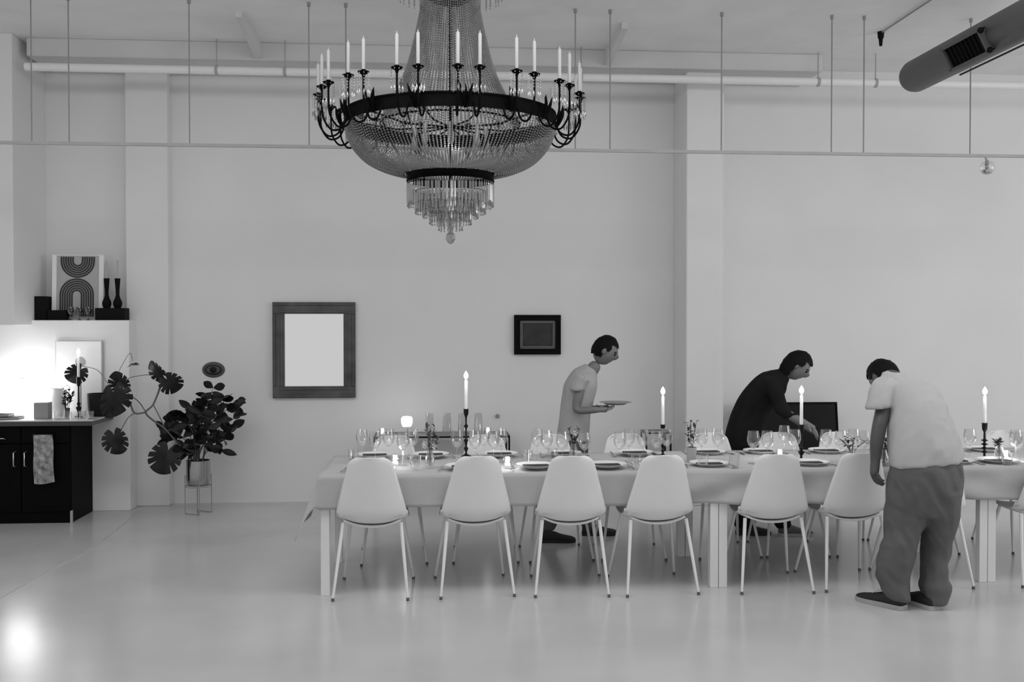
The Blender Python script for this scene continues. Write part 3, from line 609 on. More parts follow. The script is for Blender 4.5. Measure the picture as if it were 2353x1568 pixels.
for k, (px, lab) in enumerate(((987, 'tall glass cylinder vase on the console, leftmost of four'), (1027, 'tall glass cylinder vase on the console, second from left'), (1062, 'tall glass cylinder vase on the console behind the black candlestick'), (1099, 'tall glass cylinder vase on the console, rightmost of four'))):
    x = onY(px, 1000, 9.3).x
    if vz is None:
        vz = thing('glass_vase', lab, 'vase', (x, 9.3, zc), 0, 'glass vases on the console'); sm('glass_body', lathe(B(), [(0, 0), (.036, 0), (.044, .02), (.040, hv*.5), (.034, hv), (.031, hv), (.036, hv*.5), (.04, .02), (0, .012)], 24), 'vaseg', vz)
    else: dup(vz, (x, 9.3, zc), 0, lab)
x = onY(935, 1000, 9.3).x; t = thing('opal_lamp', 'small lamp with rounded white opal shade on the console', 'lamp', (x, 9.3, zc)); z0, z1 = onY(935, 981, 9.3).z - zc, onY(935, 956, 9.3).z - zc
sm('lamp_base', lathe(B(), [(0, 0), (.065, 0), (.06, .012), (.012, .02), (.009, z0 + .01), (0, z0 + .01)], 20), 'vaseg', t)
sm('opal_shade', lathe(B(), [(0, z0), (.04, z0), (.053, z0 + .03), (.056, z1 - .03), (.045, z1 - .008), (0, z1)], 24), 'softglow', t)
point('opal_lamp_light', (x, 9.22, zc + z1 + .04), .35, .04)
tea = None
def tealight(label, loc, light=.5):
    global tea
    if tea is None:
        tea = thing('tealight_holder', label, 'tealight', loc, 0, 'lit tealights in glass holders')
        sm('glass_cup', lathe(B(), [(0, 0), (.022, 0), (.034, .02), (.036, .045), (.031, .066), (.029, .066), (.033, .045), (.031, .022), (0, .006)], 20), 'glass', tea)
        sm('candle', lathe(B(), [(0, .007), (.020, .007), (.020, .024), (0, .024)], 16), 'wax', tea)
        bm = B(); ball(bm, (0, 0, .044), .015, 2, (1, 1, 1.3)); sm('flame', bm, 'flame', tea)
    else: dup(tea, loc, 0, label)
    if light: point('tealight_light', Vector(loc) + UPV * .075, light, .02)
tealight('lit tealight at the left end of the wall console', (onY(879, 1000, 9.2).x, 9.2, zc), .08); tealight('lit tealight on the right part of the wall console', (onY(1121, 1000, 9.2).x, 9.2, zc), .08)

# large glossy black panel leaning on the wall behind the table
qa = onY(1695, 925, 9.45); qb = onY(1918, 925, 9.45); Hh = qa.z
t = thing('leaning_panel', 'large glossy black framed panel leaning against the back wall', 'panel', ((qa.x+qb.x)/2, 9.30, 0)); W = (qb.x - qa.x)/2
t.rotation_euler = (math.radians(-8), 0, 0)
obj('panel_glass', bx(-W, W, 0, .02, .02, Hh - .01), 'screen', t)
for a, b, c, d in ((-W - .012, W + .012, 0, .02), (-W - .012, W + .012, Hh - .012, Hh + .008), (-W - .012, -W, .02, Hh - .012), (W, W + .012, .02, Hh - .012)): obj('frame_rail', bx(a, b, -.012, .03, c, d), 'black2', t)

# ------------------------------------------------------------------ tables
TYN, TYF = 6.262, 7.185; ZTOP = .75
lx = onZ(737, 1371, 0).x; j1 = onZ(1654, 1354, 0).x; j2 = onZ(2272, 1340, 0).x
spans = [(lx, j1 - .002, 'white dining table at the left end of the long row'), (j1 + .002, j2 - .002, 'white dining table in the middle of the long row'), (j2 + .002, j2 + 2.1, 'white dining table at the right end, leaving the frame')]
for x0, x1, lab in spans:
    t = thing('dining_table', lab, 'table', (x0, TYN, 0), 0, 'white tables pushed together in one row'); W = x1 - x0; Dp = TYF - TYN
    obj('tabletop', bx(0, W, 0, Dp, ZTOP - .022, ZTOP, bev=.002), 'white', t)
    for x in (.0, W - .054):
        for y in (0.004, Dp - .058): obj('leg', bx(x, x + .054, y, y + .054, 0, ZTOP - .022, bev=.003), 'white', t)
    for y in (.012, Dp - .03): obj('apron', bx(.054, W - .054, y, y + .018, ZTOP - .10, ZTOP - .022), 'white', t)
    for x in (.015, W - .033): obj('apron', bx(x, x + .018, .06, Dp - .06, ZTOP - .10, ZTOP - .022), 'white', t)
def cloth(name, label, xa, xb, left_over=0, right_over=0, drop=.205, seed=0, amp=.006, zoff=0, wr=0):
    bm = B(); top = ZTOP + .004 + zoff; off = .010 + zoff
    ya, yb = TYN - off, TYF + off; us = []; n = int((xb - xa) / .03)
    us = [(xa + (xb - xa) * i / n, 0) for i in range(n + 1)]
    if left_over: us = [(xa, -left_over * (1 - i / 12)) for i in range(12)] + us
    vs = [(ya, -drop * (1 - i / 10)) for i in range(10)] + [(ya + (yb - ya) * i / 20, 0) for i in range(21)] + [(yb, drop * (i + 1) / 10) for i in range(10)]
    g = []
    for (x, a) in us:
        col = []
        for (y, b) in vs:
            A, Bb = abs(a), abs(b); z = top; px, py = x, y
            if A == 0 and Bb > 0:
                wv = amp * math.sin(x * 11 + seed) * Bb / drop + wr * noise.noise(Vector((x * 4, seed, Bb * 8))) * Bb / drop
                z = top - Bb; py = y + (1 if b > 0 else -1) * (.3 * amp + wv + .006 * Bb / drop); z += .006 * math.sin(x * 3 + seed) * Bb / drop
            elif A > 0 and Bb == 0: z = top - A * .93; px = x - .34 * A - .012 * math.sin(y * 9)
            elif A > 0:
                dd = (A**2.6 + Bb**2.6) ** (1/2.6); z = top - dd * .96; px = x - .34 * A - .04 * Bb * A / left_over; py = y + (1 if b > 0 else -1) * (.01 + .16 * A * Bb / (drop * left_over) * .35)
            else: z += .0025 * noise.noise(Vector((px * 5, py * 5, seed))) + (.0015 if wr else 0)
            col.append(bm.verts.new((px, py, z)))
        g.append(col)
    for i in range(len(g) - 1):
        for j in range(len(vs) - 1): bm.faces.new((g[i][j], g[i+1][j], g[i+1][j+1], g[i][j+1]))
    o = tag(obj(name, bm, 'cloth', None, None, True), label, 'tablecloth'); md = o.modifiers.new('thick', 'SOLIDIFY'); md.thickness = .002; md.offset = 1; return o
xj = onY(1588, 1085, TYN).x
cloth('tablecloth', 'plain linen tablecloth over the left half, corner hanging low at the end', lx - .01, xj, left_over=.38, seed=1)
cloth('tablecloth', 'creased linen tablecloth over the right half of the row', xj - .06, j2 + 2.1, seed=4, amp=.013, wr=.06, zoff=.008, drop=.215)
TZ = ZTOP + .0165

# ------------------------------------------------------------------ chairs
def chair_proto():
    t = thing('dining_chair', '', 'chair', (0, 0, 0))
    # shell: profile from the front lip of the seat to the top of the back
    prof = [(.215, .455), (.20, .470), (.14, .468), (.05, .458), (-.05, .452), (-.13, .455), (-.185, .475), (-.215, .52), (-.228, .58), (-.24, .66), (-.253, .74), (-.264, .81), (-.272, .862), (-.276, .884)]
    P = smoothpath([Vector((0, a, b)) for a, b in prof], 3); n = len(P) - 1; NU = 18; bm = B(); g = []
    L = [0]
    for a, b in zip(P, P[1:]): L.append(L[-1] + (b - a).length)
    for i, p_ in enumerate(P):
        s = L[i] / L[-1]; tq = s
        if p_.z > .50 and p_.y < -.19:  # back
            f = (p_.z - .50) / (.884 - .50); hw = .222 - .098 * f ** 1.08
            if f > .86: hw -= .040 * ((f - .86) / .14) ** 2.6
            curl = .050 * (1 - .35 * f); raise_ = 0.012 * (1 - f)
            if f > .9: raise_ = -.006 * (f - .9) / .1
        else:
            f = min(1, max(0, (.215 - p_.y) / .41)); hw = .195 + .030 * min(1, f * 1.6); hw = min(hw, .222)
            if p_.y > .17: hw -= .05 * ((p_.y - .17) / .045) ** 2
            curl = .050 * max(0, (f - .75) / .25); raise_ = .048 * (.35 + .65 * f)
        row = []
        for k in range(NU + 1):
            u = -1 + 2 * k / NU; e_ = abs(u) ** 2.2
            row.append(bm.verts.new((hw * u, p_.y + curl * e_, p_.z + raise_ * e_)))
        g.append(row)
    for i in range(n):
        for k in range(NU): bm.faces.new((g[i][k], g[i][k+1], g[i+1][k+1], g[i+1][k]))
    sh = sm('shell', bm, 'chair', t, ang=80); md = sh.modifiers.new('thick', 'SOLIDIFY'); md.thickness = .010; md.offset = 0
    # under-seat pan
    bm = B(); rows = []
    for i in range(9):
        y = -.165 + .33 * i / 8; row = []
        for k in range(13):
            u = -1 + 2 * k / 12; row.append(bm.verts.new((.19 * u * (1 - .10 * abs(y / .165) ** 3), y, .437 + .040 * abs(u) ** 2.2 - .004 * (1 - (y / .165) ** 2))))
        rows.append(row)
    for i in range(8):
        for k in range(12): bm.faces.new((rows[i][k], rows[i][k+1], rows[i+1][k+1], rows[i+1][k]))
    pn = sm('seat_pan', bm, 'leg', t); md = pn.modifiers.new('thick', 'SOLIDIFY'); md.thickness = .012; md.offset = 0
    for sx in (-1, 1):
        for sy, fy, tx, ty in ((-1, -.26, .180, -.15), (1, .26, .165, .13)):
            a = Vector((sx * tx, ty, .462)); b = Vector((sx * .229, fy, .012))
            lg = sm('leg', tube(B(), [a, a.lerp(b, .5), b], [.0118, .0105, .0078], 10), 'leg', t)
            sm('foot_cap', tube(B(), [b + UPV * .008, Vector((b.x, b.y, .0))], [.0095, .010], 10), 'cap', lg)
    return t
cp = chair_proto(); used = False
def place_chair(mid, rz, label, group, zs=1):
    global used
    if not used: r = cp; used = True; r.location = mid; r.rotation_euler = (0, 0, rz)
    else: r = dup(cp, mid, rz)
    r['label'] = label; r['group'] = group; r.scale = (1, 1, zs); return r
near = [((765, 1382), (937, 1382), 'white shell chair at the left end of the near side'), ((1012, 1380), (1183, 1371), 'second near-side white shell chair, right of the leftmost chair'),
        ((1232, 1374), (1398, 1374), 'third near-side white shell chair, left of the double table legs'), ((1444, 1375), (1603, 1367), 'near-side white shell chair just left of the double table legs'),
        ((1701, 1367), (1874, 1366), 'near-side white shell chair just right of the double table legs'), ((1897, 1363), (2060, 1358), 'near-side white shell chair beside the bending man\'s hand'),
        ((2078, 1357), (2236, 1355), 'near-side white shell chair hidden behind the bending man'), ((2350, 1352), (2508, 1350), 'near-side white shell chair cut by the right frame edge')]
for A_, B_, lab in near:
    a = onZ(*A_, 0); b = onZ(*B_, 0); d = (b - a); rz = math.atan2(d.y, d.x); rz = max(-.09, min(.09, rz * .6)); mid = (a + b) / 2 + Vector((-math.sin(rz), math.cos(rz), 0)) * .26
    place_chair((mid.x, min(mid.y, 6.425), 0), rz, lab, 'white shell chairs on the near side of the tables')
far = [(908, .05, 'far-side white shell chair at the left end, behind glasses'), (1112, -.04, 'second far-side white shell chair, behind the tallest candlestick'), (1268, .06, 'far-side white shell chair behind the left flower vase'),
       (1432, -.05, 'far-side white shell chair just left of the small side table'), (1634, .03, 'far-side white shell chair in front of the pillar'), (1785, -.04, 'far-side white shell chair left of the third candlestick, before the black panel'),
       (1927, .05, 'far-side white shell chair at the right edge of the black panel'), (2064, 0, 'far-side white shell chair hidden behind the bending man'), (2305, .04, 'far-side white shell chair right of the last candlestick')]
for px, rz, lab in far:
    q = onY(px, 1020, 7.52); place_chair((q.x, 7.28, 0), PI + rz, lab, 'white shell chairs on the far side of the tables', .972)

# ------------------------------------------------------------------ table settings
def tpos(px, py): q = onZ(px, py, TZ); q.y = min(max(q.y, TYN + .04), TYF - .04); return Vector((q.x, q.y, TZ))
candlestick('tallest black candlestick, left one on the table, lit', tpos(1071, 1049), .335, .205, 0, 1.05, 2.6)
candlestick('black candlestick left of the pillar on the table, lit', tpos(1523, 1049), .225, .205, 0, 1.0, 2.6)
candlestick('black candlestick before the black leaning panel, lit', tpos(1841, 1058), .245, .205, 1, 1.0, 2.6)
candlestick('ridged black candlestick right of the bending man, lit', tpos(2262, 1053), .245, .19, 2, 1.0, 2.6)
for px, py, lab in ((908, 1070, 'lit tealight near the left table end between two chairs'), (1166, 1074, 'lit tealight on the table right of the second chair'), (1792, 1056, 'lit tealight on the table left of the third candlestick'), (2311, 1058, 'lit tealight on the table at far right')):
    tealight(lab, tpos(px, py), .7)
pp = None
def setting(x, y, side, words):
    """plate, folded napkin, knife and fork for one place"""
    global pp
    s = 1 if side == 'near' else -1
    if pp is None:
        P1 = tag(sm('dinner_plate', lathe(B(), [(0, .003), (.07, .003), (.075, 0), (.08, .004), (.105, .016), (.128, .021), (.129, .024), (.105, .019), (.082, .009), (0, .008)], 36), 'plate'), '', 'plate', 'plates laid on the table')
        bm = B(); box(bm, -.085, .085, -.035, .035, 0, .006, bev=.002); box(bm, -.083, .083, -.033, .034, .006, .011, bev=.002); N1 = tag(obj('napkin', bm, 'napkin'), '', 'napkin', 'dark napkins doubling as rim shade on the plates')  # dark napkin also stands in for the shade below the plate rim
        bm = B(); tube(bm, [(0, -.11, .004), (0, -.01, .004)], [.0045, .0035], 6); box(bm, -.009, .007, -.01, .10, .002, .004, bev=.0008); K1 = tag(obj('table_knife', bm, 'steel'), '', 'knife', 'knives laid on the table')
        bm = B(); tube(bm, [(0, -.10, .004), (0, .03, .004)], [.0045, .0025], 6); box(bm, -.010, .010, .03, .055, .003, .005, bev=.001)
        for k in range(4): box(bm, -.0095 + k * .0055, -.0070 + k * .0055, .055, .095, .003, .005)
        F1 = tag(obj('table_fork', bm, 'steel'), '', 'fork', 'forks laid on the table'); pp = (P1, N1, K1, F1); ob = pp; new = True
    else:
        ob = []
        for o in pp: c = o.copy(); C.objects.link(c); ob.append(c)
    lift = .0; rz = 0 if s == 1 else PI
    ob[0].location = (x, y, TZ); ob[0]['label'] = 'white plate laid ' + words
    ob[1].location = (x, y - s * .01, TZ + .0085); ob[1].rotation_euler = (0, 0, rz + .05); ob[1]['label'] = 'dark folded napkin doubling as rim shade on the plate ' + words
    ob[2].location = (x + s * .155, y - .01 * s, TZ); ob[2].rotation_euler = (0, 0, rz); ob[2]['label'] = 'table knife beside the plate ' + words
    ob[3].location = (x - s * .155, y - .01 * s, TZ); ob[3].rotation_euler = (0, 0, rz - .15 * s); ob[3]['label'] = 'table fork beside the plate ' + words
nearp = [(850, 'at the first near-side chair'), (1068, 'at the second near-side chair'), (1232, 'between the second and third near chairs'), (1398, 'right of the third near-side chair'), (1640, 'above the double table legs'),
         (1880, 'below the third candlestick'), (2030, 'beside the bending man\'s hand'), (2235, 'right of the bending man'), (2345, 'at the far right near edge')]
for px, wd in nearp: q = onZ(px, 1076, TZ); setting(q.x, TYN + .17, 'near', wd)
farp = [(860, 'before the leftmost far chair'), (990, 'by the left flower vase, far side'), (1150, 'at the second far-side chair'), (1300, 'at the third far-side chair'), (1470, 'left of the second candlestick, far side'), (1645, 'before the pillar, far side'),
        (1775, 'before the black panel, far side'), (1935, 'at the far chair by the panel edge'), (2110, 'hidden beyond the bending man'), (2330, 'at the far right, far side')]
for px, wd in farp: q = onZ(px, 1052, TZ); setting(q.x, TYF - .16, 'far', wd)
# wine glasses: x, y of the foot, what tells it apart
WG = [(832, 1062, 'at the far left table end, tallest and leftmost'), (862, 1066, 'second from the left table end'), (893, 1060, 'behind the first chair, left of the first table tealight'), (926, 1070, 'just right of the first table tealight'), (948, 1060, 'between first tealight and left flower vase'),
      (1050, 1064, 'just left of the tallest candlestick'), (1092, 1066, 'just right of the tallest candlestick'), (1112, 1058, 'second right of the tallest candlestick'), (1134, 1066, 'left of the table tealight by the second chair'), (1152, 1060, 'above the table tealight by the second chair'),
      (1234, 1060, 'left of the middle flower vase, first of three'), (1256, 1066, 'left of the middle flower vase, second of three'), (1292, 1070, 'touching the middle flower vase on its left'), (1343, 1070, 'clear and alone, right of the middle flower vase'),
      (1424, 1068, 'in front of the far chair left of the side table'), (1445, 1060, 'before the far chair left of the side table, right one'), (1478, 1062, 'left of the small side table legs'), (1508, 1066, 'just left of the second candlestick'), (1532, 1060, 'touching the second candlestick on its right'),
      (1612, 1060, 'right of the pillar flower vase'), (1650, 1060, 'before the far chair at the pillar'), (1731, 1066, 'clear against the left part of the black panel'), (1763, 1066, 'second against the black panel from the left'), (1802, 1050, 'before the black panel above the tealight'), (1826, 1062, 'just left of the third candlestick'),
      (1898, 1062, 'before the right edge of the black panel'), (1932, 1066, 'just right of the black panel'), (1962, 1060, 'left of the bending man, by the sprigs'), (1985, 1066, 'nearest the bending man\'s left arm'), (2228, 1060, 'just left of the ridged candlestick'), (2334, 1062, 'at the right frame edge, left one'), (2349, 1070, 'cut by the right frame edge')]
w0 = None
for i, (px, py, wd) in enumerate(WG):
    p_ = tpos(px, py); lab = 'empty wine glass ' + wd
    if w0 is None: w0 = wine(lab, p_)
    else: dup(w0, p_, 0, lab)
t0 = None
for px, py, wd in ((812, 1062, 'at the left table corner'), (955, 1078, 'in front of the left flower vase'), (1212, 1064, 'left of the third near chair'), (1270, 1058, 'between wine glasses left of the middle vase'), (1462, 1076, 'between the third and fourth near chairs'), (1615, 1074, 'above the double legs, near edge'), (1690, 1078, 'left of the fifth near chair'), (2006, 1083, 'beside the man\'s hand'), (2325, 1072, 'beside the rightmost tealight')):
    p_ = tpos(px, py)
    if t0 is None:
        t0 = thing('water_glass', 'short water glass ' + wd, 'water glass', p_, 0, 'water glasses on the table'); sm('glass_body', lathe(B(), [(0, 0), (.028, 0), (.035, .03), (.036, .085), (.034, .085), (.033, .03), (.025, .006), (0, .006)], 20), 'glass', t0)
    else: dup(t0, p_, 0, 'short water glass ' + wd)
# flower vases
def flowers(label, loc, vase='glass', h=.11, seed=0, spread=.06, tall=.24, pet=True, vm=None):
    t = thing('flower_vase', label, 'flower vase', loc); rn = random.Random(seed)
    if vase == 'cup': sm('vase_body', lathe(B(), [(0, 0), (.032, 0), (.034, h), (.031, h), (.029, .006), (0, .006)], 24), 'mid', t)
    else: sm('vase_body', lathe(B(), [(0, 0), (.026, 0), (.034, .03), (.030, .07), (.016, h), (.020, h + .006), (.014, h), (.026, .06), (.03, .03), (0, .006)], 24), 'vaseg', t)
    for k in range(6):
        a = rn.uniform(0, 2*PI); r = rn.uniform(.3, 1) * spread; tip = Vector((math.cos(a) * r, math.sin(a) * r * .7, tall * rn.uniform(.72, 1.05))); bm = B(); pa = smoothpath([Vector((0, 0, .02)), Vector((tip.x * .25, tip.y * .25, h)), tip], 5)
        tube(bm, pa, .0018, 5)
        for q in range(5): leafmesh(bm, pa[-1 - q], Vector((rn.uniform(-1, 1), rn.uniform(-1, 1), rn.uniform(-.2, .9))), rn.uniform(.03, .055), .018)
        obj('leafy_stem', bm, 'sprig', t)
    if pet:
        for k in range(3):
            a = rn.uniform(0, 2*PI); c_ = Vector((math.cos(a) * spread * .6, -abs(math.sin(a)) * spread * .5, h + rn.uniform(.02, .09))); V = []; bm = B()
            for q in range(11):
                z = 1 - 2 * (q + .5) / 11; rr_ = math.sqrt(1 - z*z); an = q * 2.4; d = Vector((rr_ * math.cos(an), rr_ * math.sin(an), z)); leafmesh(bm, c_, d, .024, .016)
            sm('blossom', bm, 'petal', t)
    return t
flowers('dark leaves and a pale bloom in a small glass vase, left part of table', tpos(988, 1074), seed=2, tall=.26)
flowers('pale bloom with dark leaf in a small vase beside the clear wine glass', tpos(1318, 1058), seed=5, tall=.22)
flowers('thin flower stems in a grey cup before the pillar', tpos(1589, 1062), 'cup', .10, seed=7, tall=.28, spread=.04)
flowers('spindly sprigs in a glass vase left of the bending man', tpos(1957, 1072), seed=9, tall=.22, spread=.10, pet=False)
flowers('small patterned bouquet half hidden by the bending man\'s forearm', tpos(2042, 1076), seed=12, tall=.16, spread=.04)
flowers('short sprig in a glass beside the rightmost tealight', tpos(2296, 1062), seed=15, tall=.15, spread=.03, pet=False)

# ------------------------------------------------------------------ people
def loft(bm, rings, seg=22, cap=(True, True), fold=0, fs=14, seed=0):
    """rings: (centre, u, v) half axes"""
    R_ = []
    for j, (c, u, v) in enumerate(rings):
        row = []
        for i in range(seg):
            a = 2*PI*i/seg; ca, sa = math.cos(a), math.sin(a); p_ = Vector(c) + u * ca + v * sa
            if fold:
                dirv = (u * ca + v * sa).normalized(); f = noise.noise(Vector((p_.x * fs + seed, p_.y * fs, p_.z * fs * .55))) ; p_ = p_ + dirv * f * fold
            row.append(bm.verts.new(p_))
        R_.append(row)
    for r0, r1 in zip(R_, R_[1:]):
        for i in range(seg): bm.faces.new((r0[i], r0[(i+1) % seg], r1[(i+1) % seg], r1[i]))
    if cap[0]: bm.faces.new(R_[0][::-1])
    if cap[1]: bm.faces.new(R_[-1])
    return bm
def interp(rings, k=4):
    out = []
    C_ = smoothpath([r[0] for r in rings], k); U = smoothpath([r[1] for r in rings], k); V_ = smoothpath([r[2] for r in rings], k); return list(zip(C_, U, V_))
def ring(px, py, D, a, b, tilt=0, yaw=0, vt=0):
    c = at(px, py, D); rt = RT * math.cos(yaw) + FWD * math.sin(yaw); fw = FWD * math.cos(yaw) - RT * math.sin(yaw)
    u = rt * math.cos(tilt) + UPV * math.sin(tilt); v = fw * math.cos(vt) + UPV * math.sin(vt); return (c, u * a, v * b)
def garment(P, name, bm, m, amp=.006, fr=(9, 9, 4), shear=0, vox=.011, seed=0):
    bmesh.ops.recalc_face_normals(bm, faces=bm.faces); me = bpy.data.meshes.new('g'); bm.to_mesh(me); bm.free(); o = bpy.data.objects.new('g', me); C.objects.link(o)
    k = o.modifiers.new('r', 'REMESH'); k.mode = 'VOXEL'; k.voxel_size = vox; k = o.modifiers.new('s', 'SMOOTH'); k.factor = .5; k.iterations = 5
    dg = bpy.context.evaluated_depsgraph_get(); dg.update(); m2 = bpy.data.meshes.new_from_object(o.evaluated_get(dg)); bpy.data.objects.remove(o)
    nr = [v.normal.copy() for v in m2.vertices]
    for v, n_ in zip(m2.vertices, nr):
        c_ = v.co; q = Vector(((c_.x + shear * c_.z) * fr[0] + seed, c_.y * fr[1], c_.z * fr[2])); f = noise.noise(q) + .5 * noise.noise(q * 2.1); f = (1 - abs(f) * 2.2) * .6 + f * .4
        v.co = c_ + n_ * amp * f - P.t.location
    return finish(name, m2, m, P.t)
def skinned(chains):
    """chains: list of lists of (point, radius); one skin mesh, returned as mesh data"""
    me = bpy.data.meshes.new('s'); V = []; E = []; Rr = []; roots = []
    idx = {}
    for ch_ in chains:
        prev = None; first_ = True
        for p_, r in ch_:
            key = tuple(round(x, 4) for x in p_)
            if key in idx: k = idx[key]
            else: k = len(V); V.append(tuple(p_)); Rr.append(r); idx[key] = k
            if first_ and prev is None and k == len(V) - 1: roots.append(k)
            if prev is not None: E.append((prev, k))
            prev = k; first_ = False
    me.from_pydata(V, E, []); o = bpy.data.objects.new('s', me); C.objects.link(o)
    o.modifiers.new('k', 'SKIN'); sv = me.skin_vertices[0].data
    for i, r in enumerate(Rr): sv[i].radius = (r, r)
    for r in roots: sv[r].use_root = True
    s = o.modifiers.new('s', 'SUBSURF'); s.levels = 2; s.render_levels = 2
    dg = bpy.context.evaluated_depsgraph_get(); dg.update(); m2 = bpy.data.meshes.new_from_object(o.evaluated_get(dg)); bpy.data.objects.remove(o); return m2
def head_mesh(bm, c, face, up, h=.235):
    """ellipsoid head shaped with brow, nose, lips, chin, ears; face = direction looked at"""
    f = face.normalized(); up = (up - f * up.dot(f)).normalized(); s = f.cross(up); r = h / 2
    vs = bmesh.ops.create_icosphere(bm, subdivisions=4, radius=1)['verts']
    for v in vs:
        x, y, z = v.co.x, v.co.y, v.co.z     # x side, y forward, z up
        Y_ = y * .82; X_ = x * .66; Z_ = z
        if z < 0: X_ *= 1 - .28 * (-z) ** 1.5; Y_ *= 1 - .15 * (-z)
        if y > 0:
            g_ = lambda cx, cz, wx, wz: math.exp(-((x - cx) / wx) ** 2 - ((z - cz) / wz) ** 2)
            Y_ += .27 * g_(0, -.15, .12, .16) * y + .10 * g_(0, .02, .10, .16) * y + .05 * g_(0, .20, .5, .10) - .09 * (g_(.32, .04, .15, .10) + g_(-.32, .04, .15, .10)) + .06 * g_(0, -.47, .22, .07) + .07 * g_(0, -.80, .25, .16)
        else: Y_ *= 1.08
        v.co = Vector(c) + (s * X_ + f * Y_ + up * Z_) * r
    for sg in (-1, 1):
        e_ = bmesh.ops.create_icosphere(bm, subdivisions=2, radius=1)['verts']
        for v in e_: x, y, z = v.co; v.co = Vector(c) + (s * (sg * .66 + x * .09 + sg * .03) + f * (-.05 + y * .17) + up * (-.05 + z * .25)) * r
    return f, up, s, r
def eyes(P, c, face, up, h=.235):
    f = face.normalized(); up = (up - f * up.dot(f)).normalized(); s = f.cross(up); r = h / 2; bm = B()
    for sg in (-1, 1):
        ball(bm, Vector(c) + (s * sg * .30 + f * .665 + up * .03) * r, .012, 2)
        a = Vector(c) + (s * sg * .14 + f * .76 + up * .17) * r; b = Vector(c) + (s * sg * .46 + f * .62 + up * .15) * r; tube(bm, [a, a.lerp(b, .5) + (up * .04 + f * .03) * r, b], .004, 5)
    P.add('eyes_and_brows', bm, 'hair')
def hair_mesh(c, face, up, h=.235, long=0, seed=0):
    f = face.normalized(); up = (up - f * up.dot(f)).normalized(); s = f.cross(up); r = h / 2; bm = B(); vs = bmesh.ops.create_icosphere(bm, subdivisions=4, radius=1)['verts']
    for v in vs:
        x, y, z = v.co; X_, Y_, Z_ = x * .73, y * .90 - .03, z * 1.06
        if z < 0: X_ *= 1 - .15 * (-z)
        n_ = 1 + .05 * noise.noise(Vector((x * 9 + seed, y * 9, z * 4)))
        if y < 0 and long: Z_ = z * (1.06 + long * (1 if z < 0 else 0)); 
        v.co = Vector(c) + (s * X_ + f * Y_ + up * Z_) * r * n_
    kill = [v for v in bm.verts if ((v.co - Vector(c)).dot(f) > .36 * r and (v.co - Vector(c)).dot(up) < .46 * r) or ((v.co - Vector(c)).dot(up) < (-.62 - long) * r) or ((v.co - Vector(c)).dot(f) > .02 * r and (v.co - Vector(c)).dot(up) < -.02 * r)]
    bmesh.ops.delete(bm, geom=kill, context='VERTS'); return bm
def hand_chains(wrist, d, palm_n, size=1.0, curl=.5, side=1):
    """palm plus five finger chains; d = pointing direction, palm_n = direction the fingers curl to"""
    d = d.normalized(); n = (palm_n - d * palm_n.dot(d)).normalized(); s = d.cross(n) * side; out = []
    pc = wrist + d * .05 * size
    out.append([(wrist, .024 * size), (pc, .027 * size), (wrist + d * .085 * size, .024 * size)])
    for k, (off, ln) in enumerate(((-.030, .070), (-.011, .080), (.009, .074), (.028, .058))):
        p_ = wrist + d * .065 * size + s * off * size; dirn = d; ch_ = [(p_, .0095 * size)]
        for j, sg in enumerate((.45, .32, .23)):
            a = curl * (.7 + .6 * j); dd = (d * math.cos(a) + n * math.sin(a)).normalized(); p_ = p_ + dd * ln * sg * size * (1.35 if j == 0 else 1); ch_.append((p_, (.0090 - .0012 * j) * size))
        out.append(ch_)
    p_ = wrist + d * .02 * size - s * .022 * size; td = (d * .75 - s * .6 + n * .35).normalized(); p2_ = p_ + td * .038 * size; p3_ = p2_ + (td + n * .5 + d * .3).normalized() * .030 * size
    out.append([(p_, .0115 * size), (p2_, .0105 * size), (p3_, .0085 * size)]); return out
def body(name, t, chains, head, mtl):
    me = skinned(chains); bm = B(); bm.from_mesh(me)
    if head: head_mesh(bm, *head)
    return obj(name, bm, mtl, t, None, True)
